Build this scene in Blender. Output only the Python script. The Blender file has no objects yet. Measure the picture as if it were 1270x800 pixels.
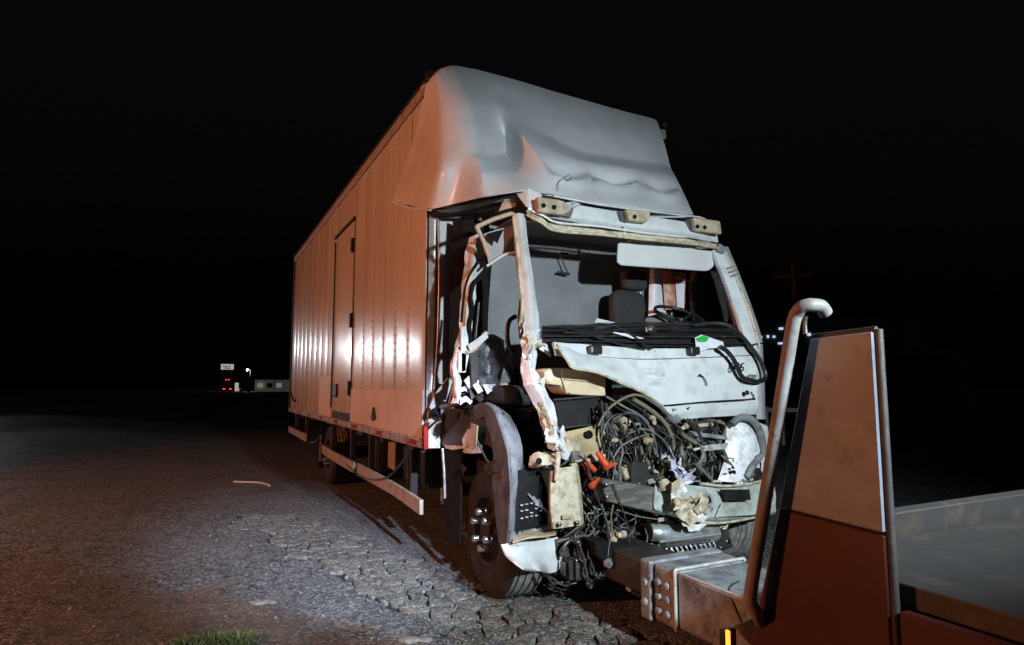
import bpy, bmesh, math, random
from mathutils import Vector, Matrix, noise, Euler
R = math.radians
SC = bpy.context.scene
COL = SC.collection

# ------------------------------------------------------------------ camera, world, lights, exposure
cam_d = bpy.data.cameras.new('camera'); cam = bpy.data.objects.new('camera', cam_d); COL.objects.link(cam)
cam.location = (-1.5945, -4.6741, 1.3737)
cam.rotation_euler = (R(90 + 5.8655), 0, R(-26.7117))
cam_d.sensor_width = 36; cam_d.lens = 21.80; cam_d.clip_end = 5000; cam_d.clip_start = .05
SC.camera = cam
SC.view_settings.view_transform = 'Standard'; SC.view_settings.look = 'None'
SC.view_settings.exposure = 0; SC.view_settings.gamma = 1
W = bpy.data.worlds.new('World'); SC.world = W; W.use_nodes = True
nt = W.node_tree; bg = nt.nodes['Background']
sky = nt.nodes.new('ShaderNodeTexSky'); sky.sky_type = 'NISHITA'; sky.sun_disc = False
sky.sun_elevation = R(-4); sky.sun_rotation = R(200)
nt.links.new(sky.outputs[0], bg.inputs[0]); bg.inputs[1].default_value = 0.12

def lamp(name, kind, loc, target, energy, color, radius=.1, size=60, blend=.6):
    d = bpy.data.lights.new(name, kind); o = bpy.data.objects.new(name, d); COL.objects.link(o)
    o.location = loc; d.energy = energy; d.color = color; d.shadow_soft_size = radius
    if kind == 'SPOT':
        d.spot_size = R(size); d.spot_blend = blend
    if target is not None:
        o.rotation_euler = (Vector(target) - Vector(loc)).to_track_quat('-Z', 'Y').to_euler()
    return o
WORK_LAMP = (.3, -6.0, 2.42)          # white flood on the back of the wrecker
SIDE_LAMP = (-.42, -5.6, 3.4)            # narrow white lamp on the wrecker's flank
AMBER_LAMP = (-9.5, .2, 3.2)             # sodium street lamp across the road
STREAK_LAMPS = [(-23.0, 80.0, 6.4), (-13.6, 43.0, 4.6)]  # unseen lamp posts, added for the white streaks on the box side
lamp('work_lamp_light', 'SPOT', (.3, -5.88, 2.42), (.95, -1.2, .62), 1450, (.80, .93, 1), .06, 90, 1)
lamp('side_lamp_light', 'SPOT', (-.42, -5.5, 3.39), (-.60, .7, 0), 4200, (.68, .77, 1), .05, 25, 1)
lamp('street_lamp_light', 'SPOT', (-9.5, .2, 3.2), (0, 1.5, 1.6), 2500, (1, .30, .115), .14, 120, .5)

# ------------------------------------------------------------------ helpers
def link(name, me, mat=None, parent=None, label=None):
    o = bpy.data.objects.new(name, me); COL.objects.link(o)
    if mat is not None and not me.materials: me.materials.append(mat)
    if parent is not None:
        o.parent = parent
        o.matrix_parent_inverse = Matrix.Translation(-Vector(parent.get('base', (0, 0, 0))))
    if label: o['label'] = label
    return o
def thing(name, label, cat, loc=(0, 0, 0), group=None):
    o = bpy.data.objects.new(name, None); COL.objects.link(o)
    o.location = loc; o['base'] = loc; o.empty_display_size = .2
    o['label'] = label; o['category'] = cat
    if group: o['group'] = group
    return o
def tag(o, label, cat, group=None):
    o['label'] = label; o['category'] = cat
    if group: o['group'] = group
    return o
def finish(bm, smooth=False, angle=35):
    bmesh.ops.recalc_face_normals(bm, faces=bm.faces)
    me = bpy.data.meshes.new('mesh'); bm.to_mesh(me); bm.free()
    if smooth:
        for p in me.polygons: p.use_smooth = True
        try: me.set_sharp_from_angle(angle=R(angle))
        except Exception: pass
    return me
def bx(bm, c, s, rot=(0, 0, 0), bev=0):
    r = bmesh.ops.create_cube(bm, size=1)
    m = Matrix.Translation(c) @ Euler(rot).to_matrix().to_4x4() @ Matrix.Diagonal((s[0], s[1], s[2], 1))
    bmesh.ops.transform(bm, matrix=m, verts=r['verts'])
    if bev:
        es = {e for v in r['verts'] for e in v.link_edges}
        bmesh.ops.bevel(bm, geom=list(es), offset=bev, segments=2, affect='EDGES', profile=.5)
def box(name, c, s, mat, parent=None, rot=(0, 0, 0), bev=.004, label=None):
    bm = bmesh.new(); bx(bm, c, s, rot, bev); return link(name, finish(bm), mat, parent, label)
def cat(a, b, c, d, t):
    return .5 * ((2 * b) + (c - a) * t + (2 * a - 5 * b + 4 * c - d) * t * t + (3 * b - a - 3 * c + d) * t ** 3)
def interp(pts, n, smooth=1.0, closed=False):
    P = [Vector(p) for p in pts]; out = []; L = len(P)
    m = L if closed else L - 1
    for i in range(m):
        if closed: a, b, c, d = P[i - 1], P[i], P[(i + 1) % L], P[(i + 2) % L]
        else:
            b, c = P[i], P[i + 1]
            a = P[i - 1] if i else b * 2 - c
            d = P[i + 2] if i + 2 < L else c * 2 - b
        for k in range(n):
            t = k / n
            out.append(b.lerp(c, t).lerp(cat(a, b, c, d, t), smooth))
    if not closed: out.append(P[-1])
    return out
def sheet(name, rows, mat, parent=None, n=4, smooth=.8, thick=.004, amp=0, scale=5, seed=0, fn=None, label=None, angle=40, ridge=False):
    g = [interp(r, n, smooth) for r in rows]
    cols = [interp([g[i][j] for i in range(len(g))], n, smooth) for j in range(len(g[0]))]
    A = [[cols[j][i] for j in range(len(cols))] for i in range(len(cols[0]))]
    nr, nc = len(A), len(A[0])
    def nor(i, j):
        a = A[min(i + 1, nr - 1)][j] - A[max(i - 1, 0)][j]; b = A[i][min(j + 1, nc - 1)] - A[i][max(j - 1, 0)]
        v = a.cross(b); return v.normalized() if v.length > 1e-9 else Vector((0, -1, 0))
    N = [[nor(i, j) for j in range(nc)] for i in range(nr)]
    B = [[None] * nc for _ in range(nr)]
    off = Vector((seed * 7.3, seed * 3.1, seed * 1.7))
    for i in range(nr):
        for j in range(nc):
            d = 0
            if amp:
                v = noise.noise(A[i][j] * scale + off)
                w = noise.noise(A[i][j] * scale * 2.7 + off)
                d = amp * ((1 - 2.2 * abs(v)) + .35 * w) if ridge else amp * (v + .4 * w)
            if fn: d += fn(j / (nc - 1) * (len(rows[0]) - 1), i / (nr - 1) * (len(rows) - 1))
            B[i][j] = A[i][j] + N[i][j] * d
    bm = bmesh.new()
    t = [[bm.verts.new(B[i][j]) for j in range(nc)] for i in range(nr)]
    u = [[bm.verts.new(B[i][j] + N[i][j] * -thick) for j in range(nc)] for i in range(nr)]
    for i in range(nr - 1):
        for j in range(nc - 1):
            bm.faces.new((t[i][j], t[i][j + 1], t[i + 1][j + 1], t[i + 1][j]))
            bm.faces.new((u[i][j], u[i + 1][j], u[i + 1][j + 1], u[i][j + 1]))
    for i in range(nr - 1):
        bm.faces.new((t[i][0], t[i + 1][0], u[i + 1][0], u[i][0])); bm.faces.new((t[i][-1], u[i][-1], u[i + 1][-1], t[i + 1][-1]))
    for j in range(nc - 1):
        bm.faces.new((t[0][j], u[0][j], u[0][j + 1], t[0][j + 1])); bm.faces.new((t[-1][j], t[-1][j + 1], u[-1][j + 1], u[-1][j]))
    return link(name, finish(bm, True, angle), mat, parent, label)
def plate(name, pts, thick, mat, parent=None, bev=.003, label=None, direction=None):
    P = [Vector(p) for p in pts]; n = Vector()
    for i in range(len(P)): n += (P[i] - P[0]).cross(P[(i + 1) % len(P)] - P[0])
    n.normalize()
    if direction is not None and n.dot(Vector(direction)) < 0: n = -n
    bm = bmesh.new(); vs = [bm.verts.new(p) for p in P]; f = bm.faces.new(vs)
    r = bmesh.ops.extrude_face_region(bm, geom=[f])
    for v in r['geom']:
        if isinstance(v, bmesh.types.BMVert): v.co += n * thick
    if bev:
        bmesh.ops.bevel(bm, geom=list(bm.edges), offset=min(bev, thick * .4), segments=1, affect='EDGES')
    return link(name, finish(bm), mat, parent, label)
def tube_bm(bm, path, r, seg=8, closed=False, r2=None):
    L = len(path); prev = None; rings = []
    for i, p in enumerate(path):
        a = path[i - 1] if (i or closed) else p; b = path[(i + 1) % L] if (i + 1 < L or closed) else p
        t = (b - a).normalized()
        if prev is None:
            x = t.orthogonal().normalized()
        else:
            x = (prev - t * prev.dot(t)); x = x.normalized() if x.length > 1e-6 else t.orthogonal().normalized()
        prev = x; y = t.cross(x)
        rr = r if r2 is None else r + (r2 - r) * i / max(L - 1, 1)
        rings.append([bm.verts.new(p + (x * math.cos(q * 2 * math.pi / seg) + y * math.sin(q * 2 * math.pi / seg)) * rr) for q in range(seg)])
    m = L if closed else L - 1
    for i in range(m):
        A, B = rings[i], rings[(i + 1) % L]
        for q in range(seg): bm.faces.new((A[q], A[(q + 1) % seg], B[(q + 1) % seg], B[q]))
    if not closed:
        bm.faces.new(rings[0][::-1]); bm.faces.new(rings[-1])
def tube(name, pts, r, mat, parent=None, seg=8, n=5, closed=False, r2=None, smooth=1, label=None):
    bm = bmesh.new(); P = interp(pts, n, smooth, closed) if n > 1 else [Vector(p) for p in pts]
    tube_bm(bm, P, r, seg, closed, r2)
    return link(name, finish(bm, True, 50), mat, parent, label)
def lathe_bm(bm, prof, c, axis, seg=32, a0=0, a1=360):
    """profile of (distance along axis, radius)"""
    q = Vector((0, 0, 1)).rotation_difference(Vector(axis)); rings = []
    full = a1 - a0 >= 360; ns = seg if full else seg + 1
    for h, r in prof:
        rings.append([bm.verts.new(Vector(c) + q @ Vector((r * math.cos(R(a0 + (a1 - a0) * k / seg)), r * math.sin(R(a0 + (a1 - a0) * k / seg)), h))) for k in range(ns)])
    for i in range(len(rings) - 1):
        for k in range(seg if full else seg):
            k2 = (k + 1) % ns
            bm.faces.new((rings[i][k], rings[i][k2], rings[i + 1][k2], rings[i + 1][k]))
    bmesh.ops.remove_doubles(bm, verts=bm.verts, dist=1e-5)
def lathe(name, prof, c, axis, mat, parent=None, seg=32, angle=35, label=None):
    bm = bmesh.new(); lathe_bm(bm, prof, c, axis, seg)
    return link(name, finish(bm, True, angle), mat, parent, label)
def put(name, me, loc, mat=None, parent=None, rot=(0, 0, 0), scl=(1, 1, 1)):
    o = link(name, me, mat, parent); o.location = loc; o.rotation_euler = rot; o.scale = scl; return o
def text(name, body, size, loc, rot, mat, parent=None, ext=.0015, shear=0, bold=0):
    cu = bpy.data.curves.new('txt', 'FONT'); cu.body = body; cu.size = size; cu.extrude = ext; cu.shear = shear
    cu.offset = bold; cu.align_x = 'CENTER'; cu.align_y = 'CENTER'
    t = bpy.data.objects.new('txt', cu); COL.objects.link(t)
    bpy.context.view_layer.update()
    me = bpy.data.meshes.new_from_object(t.evaluated_get(bpy.context.evaluated_depsgraph_get()))
    bpy.data.objects.remove(t)
    me.materials.clear()
    return put(name, me, loc, mat, parent, rot)

# ------------------------------------------------------------------ materials
def mat(name, col, rough=.5, metal=0, col2=None, nscale=6, lo=.45, hi=.65, bump=0, bscale=40, coat=0, col3=None, n3=30, lo3=.62, hi3=.7, spec=.5, rough2=None, stretch=None):
    m = bpy.data.materials.new(name); m.use_nodes = True; t = m.node_tree; b = t.nodes['Principled BSDF']
    N = t.nodes.new; Lk = t.links.new
    b.inputs['Base Color'].default_value = (*col, 1); b.inputs['Roughness'].default_value = rough
    b.inputs['Metallic'].default_value = metal; b.inputs['Coat Weight'].default_value = coat
    b.inputs['Coat Roughness'].default_value = .12; b.inputs['Specular IOR Level'].default_value = spec
    tc = N('ShaderNodeTexCoord'); vec = tc.outputs['Object']
    if stretch:
        mp = N('ShaderNodeMapping'); mp.inputs['Scale'].default_value = stretch; Lk(vec, mp.inputs[0]); vec = mp.outputs[0]
    def nz(scale, detail=6, rg=.6):
        n = N('ShaderNodeTexNoise'); n.inputs['Scale'].default_value = scale; n.inputs['Detail'].default_value = detail
        n.inputs['Roughness'].default_value = rg; Lk(vec, n.inputs['Vector']); return n
    def ramp(src, lo, hi):
        r = N('ShaderNodeMapRange'); r.inputs[1].default_value = lo; r.inputs[2].default_value = hi; Lk(src, r.inputs[0]); return r.outputs[0]
    cur = None
    def mixc(fac, a, bcol):
        x = N('ShaderNodeMix'); x.data_type = 'RGBA'; Lk(fac, x.inputs[0])
        if a is None: x.inputs[6].default_value = (*col, 1)
        else: Lk(a, x.inputs[6])
        x.inputs[7].default_value = (*bcol, 1); return x.outputs[2]
    if col2:
        f = ramp(nz(nscale).outputs[0], lo, hi); cur = mixc(f, cur, col2)
        if rough2 is not None:
            rr = N('ShaderNodeMapRange'); rr.inputs[3].default_value = rough; rr.inputs[4].default_value = rough2; Lk(f, rr.inputs[0]); Lk(rr.outputs[0], b.inputs['Roughness'])
    if col3: cur = mixc(ramp(nz(n3, 8, .7).outputs[0], lo3, hi3), cur, col3)
    if cur is not None: Lk(cur, b.inputs['Base Color'])
    if bump:
        bp = N('ShaderNodeBump'); bp.inputs['Strength'].default_value = 1; bp.inputs['Distance'].default_value = bump
        Lk(nz(bscale).outputs[0], bp.inputs['Height']); Lk(bp.outputs[0], b.inputs['Normal'])
    return m
def emit(name, col, s):
    m = bpy.data.materials.new(name); m.use_nodes = True; b = m.node_tree.nodes['Principled BSDF']
    b.inputs['Base Color'].default_value = (*col, 1); b.inputs['Emission Color'].default_value = (*col, 1); b.inputs['Emission Strength'].default_value = s
    return m
M = {}
M['box'] = mat('white box paint', (.62, .60, .58), .22, 0, (.50, .47, .44), 1.6, .4, .7, .0006, 9, .2, (.30, .25, .2), 14, .66, .8, stretch=(1, 1, .35))
M['box_low'] = mat('warm matte box skin', (.60, .50, .42), .5, 0, (.50, .41, .34), 2.2, .4, .7, .0004, 20, 0, (.25, .18, .13), 16, .66, .8)
M['fairing'] = mat('white fibreglass', (.60, .61, .62), .38, 0, (.48, .48, .49), 2.5, .45, .75, .001, 14, .1, (.18, .17, .16), 22, .70, .78)
M['cab'] = mat('white cab paint', (.58, .60, .60), .32, 0, (.42, .43, .42), 6, .48, .68, .0015, 26, .25, (.12, .11, .09), 30, .63, .70)
M['torn'] = mat('torn white metal', (.70, .70, .69), .42, .1, (.52, .49, .46), 14, .5, .7, .003, 60, 0, (.09, .06, .05), 40, .62, .70)
M['primer'] = mat('cream primer metal', (.50, .45, .33), .55, 0, (.30, .24, .15), 18, .48, .62, .003, 60, 0, (.10, .06, .03), 45, .62, .7)
M['tan'] = mat('tan plastic', (.44, .36, .25), .6, 0, (.30, .23, .15), 12, .48, .65, .002, 50, 0, (.08, .06, .04), 30, .64, .72)
M['tank'] = mat('cream plastic', (.66, .54, .36), .4, 0, (.50, .38, .24), 5, .4, .7, .001, 20, 0, (.2, .14, .08), 25, .68, .78)
M['heater'] = mat('beige dusty plastic', (.42, .34, .20), .7, 0, (.28, .21, .11), 9, .45, .65, .003, 40, 0, (.1, .07, .04), 30, .62, .7)
M['black'] = mat('black plastic', (.012, .012, .013), .38, 0, (.03, .028, .026), 12, .5, .7, .001, 40)
M['matte'] = mat('dull black', (.008, .008, .008), .95, 0, (.018, .016, .014), 9, .5, .7, .002, 40, spec=.15)
M['rubber'] = mat('tyre rubber', (.012, .0118, .0115), .8, 0, (.03, .028, .025), 9, .42, .66, .002, 90)
M['tread'] = mat('dusty tread', (.22, .22, .20), .9, 0, (.10, .098, .09), 16, .45, .65, .003, 120)
M['rim'] = mat('dull wheel steel', (.025, .023, .022), .6, .3, (.05, .04, .033), 10, .5, .7, .001, 50)
M['chrome'] = mat('bright nut caps', (.62, .62, .62), .25, .9, (.35, .34, .33), 30, .5, .7)
M['steel'] = mat('greasy steel', (.16, .155, .15), .42, .7, (.06, .05, .045), 14, .45, .65, .002, 60, 0, (.16, .08, .04), 24, .66, .75)
M['frame'] = mat('dark chassis', (.03, .028, .027), .6, .2, (.06, .045, .035), 10, .5, .7, .002, 40)
M['alu'] = mat('aluminium trim', (.50, .50, .50), .38, .6, (.30, .29, .28), 16, .5, .7, .001, 60)
M['galv'] = mat('scraped grey metal', (.40, .44, .44), .42, .5, (.2, .2, .19), 10, .45, .65, .003, 40, 0, (.5, .48, .4), 24, .62, .7)
M['green'] = mat('grey green beam', (.46, .50, .47), .5, .2, (.24, .24, .20), 9, .45, .65, .003, 40, 0, (.45, .40, .28), 22, .60, .7)
M['guard'] = mat('side guard paint', (.36, .31, .28), .5, 0, (.24, .2, .17), 9, .45, .65, .001, 40)
M['wood'] = mat('blackened timber', (.07, .068, .055), .8, 0, (.15, .145, .12), 5, .45, .62, .004, 14, 0, (.02, .018, .015), 12, .6, .7, stretch=(1.2, 9, 9))
M['grey'] = mat('grey trim plastic', (.20, .21, .22), .6, 0, (.14, .14, .145), 3, .4, .7, .001, 60)
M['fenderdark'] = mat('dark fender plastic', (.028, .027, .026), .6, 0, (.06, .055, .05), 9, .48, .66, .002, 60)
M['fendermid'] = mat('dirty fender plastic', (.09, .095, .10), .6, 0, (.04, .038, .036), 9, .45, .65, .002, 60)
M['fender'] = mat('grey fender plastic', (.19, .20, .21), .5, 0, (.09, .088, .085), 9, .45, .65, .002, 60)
M['liner'] = mat('headliner cloth', (.34, .345, .35), .9, 0, (.28, .28, .28), 3, .4, .7)
M['seat'] = mat('dark seat cloth', (.018, .018, .02), .9, 0, (.03, .028, .03), 20, .4, .7)
M['wrap'] = mat('seat under plastic wrap', (.14, .145, .15), .25, 0, (.30, .30, .31), 12, .5, .62, .012, 22)
M['visor'] = mat('visor vinyl', (.52, .53, .52), .55, 0, (.48, .48, .47), 3, .4, .7)
M['orange'] = mat('orange plastic', (.55, .07, .02), .4, 0, (.35, .05, .02), 20, .5, .7)
M['red'] = mat('red lens', (.30, .012, .01), .3, 0, (.2, .01, .01), 20, .5, .7)
M['hosegrey'] = mat('grey hose', (.10, .10, .10), .5, 0, (.19, .18, .16), 15, .45, .65, .001, 90)
M['hoseblack'] = mat('black hose', (.016, .016, .016), .45, 0, (.06, .056, .05), 15, .5, .68, .001, 90)
M['hoseolive'] = mat('dusty olive hose', (.14, .13, .08), .6, 0, (.07, .06, .04), 15, .5, .68, .001, 90)
M['hosepale'] = mat('pale wire', (.27, .27, .28), .45, 0, (.10, .095, .09), 15, .5, .68)
M['bluecloth'] = mat('pale blue plastic', (.40, .42, .56), .4, 0, (.56, .53, .60), 8, .45, .6)
M['lamphouse'] = mat('headlamp shell', (.74, .74, .76), .35, 0, (.52, .5, .47), 16, .48, .62, .003, 50, 0, (.2, .17, .13), 30, .62, .7)
M['greenmark'] = mat('green tag', (.02, .34, .06), .5)
M['amberpaper'] = mat('reddish card', (.33, .12, .07), .6, 0, (.5, .32, .24), 5, .5, .6)
M['paper'] = mat('white sheet', (.66, .66, .68), .5, 0, (.5, .5, .54), 6, .4, .7)
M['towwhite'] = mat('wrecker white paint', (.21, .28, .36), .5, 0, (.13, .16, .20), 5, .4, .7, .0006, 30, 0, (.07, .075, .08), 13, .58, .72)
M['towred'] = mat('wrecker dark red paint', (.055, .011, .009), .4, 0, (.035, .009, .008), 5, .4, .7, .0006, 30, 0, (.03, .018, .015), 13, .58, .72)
M['rail'] = mat('dull rail paint', (.20, .20, .20), .6, 0, (.12, .11, .10), 9, .45, .65, .001, 60, 0, (.05, .04, .035), 22, .62, .7)
M['beam'] = mat('grimy steel beam', (.28, .315, .34), .55, .2, (.12, .125, .13), 7, .42, .62, .004, 45, 0, (.035, .03, .028), 26, .58, .68)
M['edge'] = mat('worn bright edge', (.52, .52, .50), .5, .3, (.3, .29, .27), 20, .5, .7)
M['concrete'] = mat('concrete', (.13, .13, .125), .9, 0, (.09, .09, .085), 1, .4, .7)
M['glass'] = mat('dark glass', (.01, .011, .012), .06)
M['galvpost'] = mat('galvanised post', (.32, .32, .32), .5, .5)
M['leaf'] = mat('grass blade', (.045, .09, .02), .6, 0, (.14, .13, .06), 40, .45, .62)
M['twig'] = mat('bleached stick', (.5, .48, .42), .8)
M['lampon'] = emit('lit white lamp', (.9, .95, 1), 14)
M['amberon'] = emit('lit amber lens', (1, .16, .015), 5)
M['redon'] = emit('lit red lamp', (1, .02, .02), 7)
M['signon'] = emit('glowing sign and kiosk face', (.62, .62, .56), .55)
M['blueon'] = emit('lit sign lettering', (.6, .75, 1), .9)
M['sodium'] = emit('lit sodium lamp', (1, .4, .12), 40)

# ------------------------------------------------------------------ ground
def axis_coords(lo, hi, step, far):
    c = []; v = lo
    while v <= hi: c.append(v); v += step
    s = step; v = hi
    while v < far: s *= 1.22; v += s; c.append(v)
    s = step; v = lo
    while v > -far: s *= 1.22; v -= s; c.insert(0, v)
    return c
BAND = [Vector(p) for p in ((-.95, 2.6), (-.72, 1.7), (-.45, .8), (-.18, -.3), (.08, -1.1), (.45, -2.0))]
def band_dist(x, y):
    p = Vector((x, y)); best = (9, 0)
    for i in range(len(BAND) - 1):
        a, b = BAND[i], BAND[i + 1]; d = b - a; t = max(0, min(1, (p - a).dot(d) / d.length_squared))
        q = (p - a - d * t).length
        if q < best[0]: best = (q, (i + t) / (len(BAND) - 1))
    return best
def band_in(x, y):
    d, t = band_dist(x, y)
    w = .30 + .14 * t + .22 * noise.noise(Vector((x * 2.0, y * 2.0, 4)))
    return w - d
def ground_z(x, y):
    z = .012 * noise.noise(Vector((x * .7, y * .7, 0))) + .006 * noise.noise(Vector((x * 2.6, y * 2.6, 3))) + .0035 * noise.noise(Vector((x * 9, y * 9, 8)))
    if x < -1.0 and y < .4:
        k = min(1, (-1.0 - x) * 1.5) * min(1, (.4 - y) * 1.5); z += k * (.02 + .035 * noise.noise(Vector((x * 3.5, y * 3.5, 7))))
    r = math.hypot(x, y - 2)
    return z * (1 if r < 8 else max(0, 1 - (r - 8) / 10))
xs = axis_coords(-2.6, 3.2, .034, 1800); ys = axis_coords(-2.4, 5.2, .034, 1800)
bm = bmesh.new(); grid = []
for y in ys:
    row = []
    for x in xs:
        z = ground_z(x, y)
        if -1.8 < x < 1.3 and -2.6 < y < 3.2:
            b = band_in(x, y)
            if b > 0: z -= min(1, b / .04) * .028
        row.append(bm.verts.new((x, y, z)))
    grid.append(row)
for i in range(len(ys) - 1):
    for j in range(len(xs) - 1): bm.faces.new((grid[i][j], grid[i][j + 1], grid[i + 1][j + 1], grid[i + 1][j]))
def asphalt(name, piece=False):
    m = bpy.data.materials.new(name); m.use_nodes = True; t = m.node_tree; b = t.nodes['Principled BSDF']; N = t.nodes.new; Lk = t.links.new
    g = N('ShaderNodeNewGeometry'); pos = g.outputs['Position']
    v = N('ShaderNodeTexVoronoi'); v.inputs['Scale'].default_value = 70; Lk(pos, v.inputs['Vector'])
    v2 = N('ShaderNodeTexVoronoi'); v2.inputs['Scale'].default_value = 230; Lk(pos, v2.inputs['Vector'])
    n1 = N('ShaderNodeTexNoise'); n1.inputs['Scale'].default_value = 1.7; n1.inputs['Detail'].default_value = 8; Lk(pos, n1.inputs['Vector'])
    n2 = N('ShaderNodeTexNoise'); n2.inputs['Scale'].default_value = 12; n2.inputs['Detail'].default_value = 8; Lk(pos, n2.inputs['Vector'])
    def mr(src, a, c, d, e):
        q = N('ShaderNodeMapRange'); q.inputs[1].default_value = a; q.inputs[2].default_value = c; q.inputs[3].default_value = d; q.inputs[4].default_value = e; Lk(src, q.inputs[0]); return q.outputs[0]
    def mx(f, a, c):
        q = N('ShaderNodeMix'); q.data_type = 'RGBA'
        if isinstance(f, float): q.inputs[0].default_value = f
        else: Lk(f, q.inputs[0])
        for k, s in ((6, a), (7, c)):
            if isinstance(s, tuple): q.inputs[k].default_value = (*s, 1)
            else: Lk(s, q.inputs[k])
        return q.outputs[2]
    sep = N('ShaderNodeSeparateColor'); Lk(v.outputs['Color'], sep.inputs[0])
    stone = mr(sep.outputs[0], .45, 1, 0, 1)
    base = mx(mr(n1.outputs[0], .35, .65, 0, 1), (.066, .073, .074), (.115, .122, .12))
    if piece:
        oi = N('ShaderNodeObjectInfo'); base = mx(oi.outputs['Random'], (.075, .078, .073), (.17, .168, .135))
    base = mx(mr(stone, 0, 1, 0, .85), base, (.34, .36, .35))
    base = mx(mr(n2.outputs[0], .52, .68, 0, .5), base, (.028, .026, .025))
    if not piece:
        sx = N('ShaderNodeSeparateXYZ'); Lk(pos, sx.inputs[0])
        def math_(op, a, c):
            q = N('ShaderNodeMath'); q.operation = op
            for k, s in ((0, a), (1, c)):
                if isinstance(s, (int, float)): q.inputs[k].default_value = s
                else: Lk(s, q.inputs[k])
            return q.outputs[0]
        # loose soil over the verge: which side of the line (-1.6,.35)-(-.2,-1.5)
        d = math_('ADD', math_('MULTIPLY', sx.outputs[0], -.80), math_('MULTIPLY', sx.outputs[1], -.60))
        d = math_('ADD', d, math_('MULTIPLY', math_('SUBTRACT', n1.outputs[0], .5), 1.1))
        d = math_('ADD', d, math_('MULTIPLY', math_('SUBTRACT', n2.outputs[0], .5), .5))
        soil = mr(d, 1.05, 1.3, 0, .9)
        dirt = mx(mr(n2.outputs[0], .4, .65, 0, 1), (.075, .052, .034), (.14, .10, .068))
        dirt = mx(mr(stone, .55, 1, 0, .8), dirt, (.24, .19, .14))
        base = mx(soil, base, dirt)
        wv = N('ShaderNodeVectorMath'); wv.operation = 'MULTIPLY_ADD'; wv.inputs[1].default_value = (.16, .16, .16); Lk(n2.outputs['Color'], wv.inputs[0]); Lk(pos, wv.inputs[2])
        vc = N('ShaderNodeTexVoronoi'); vc.feature = 'DISTANCE_TO_EDGE'; vc.inputs['Scale'].default_value = 5.5; Lk(wv.outputs[0], vc.inputs['Vector'])
        n4 = N('ShaderNodeTexNoise'); n4.inputs['Scale'].default_value = .9; Lk(pos, n4.inputs['Vector'])
        crack = math_('MULTIPLY', mr(vc.outputs['Distance'], .008, .03, 1, 0), mr(n4.outputs[0], .46, .58, 0, .9))
        base = mx(crack, base, (.012, .011, .01))
        CR = crack
    Lk(base, b.inputs['Base Color'])
    b.inputs['Roughness'].default_value = .8; b.inputs['Specular IOR Level'].default_value = .35
    Lk(mr(stone, 0, 1, .9, .45), b.inputs['Roughness'])
    h = N('ShaderNodeMath'); h.operation = 'ADD'; Lk(mr(v.outputs['Distance'], 0, .7, 1, 0), h.inputs[0]); Lk(mr(v2.outputs['Distance'], 0, .7, .4, 0), h.inputs[1])
    bp = N('ShaderNodeBump'); bp.inputs['Strength'].default_value = 1; bp.inputs['Distance'].default_value = .010; Lk(h.outputs[0], bp.inputs['Height'])
    bp2 = N('ShaderNodeBump'); bp2.inputs['Strength'].default_value = .8; bp2.inputs['Distance'].default_value = .02; Lk(n2.outputs[0], bp2.inputs['Height']); Lk(bp.outputs[0], bp2.inputs['Normal'])
    if piece: Lk(bp2.outputs[0], b.inputs['Normal'])
    else:
        bp3 = N('ShaderNodeBump'); bp3.invert = True; bp3.inputs['Strength'].default_value = 1; bp3.inputs['Distance'].default_value = .015
        Lk(CR, bp3.inputs['Height']); Lk(bp2.outputs[0], bp3.inputs['Normal']); Lk(bp3.outputs[0], b.inputs['Normal'])
    return m
M['asphalt'] = asphalt('worn asphalt'); M['piece'] = asphalt('cracked asphalt piece', True)
road = link('road', finish(bm, True, 180), M['asphalt']); road['kind'] = 'structure'
road.data.materials.append(mat('dark grit in the cracks', (.016, .014, .012), .95, 0, (.03, .027, .022), 30, .45, .65, .004, 80))
for p in road.data.polygons:
    c = p.center
    if -1.8 < c.x < 1.3 and -2.6 < c.y < 3.2 and band_in(c.x, c.y) > .03: p.material_index = 1
road['label'] = 'worn grey asphalt road with an alligator cracked wheel track'
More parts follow.
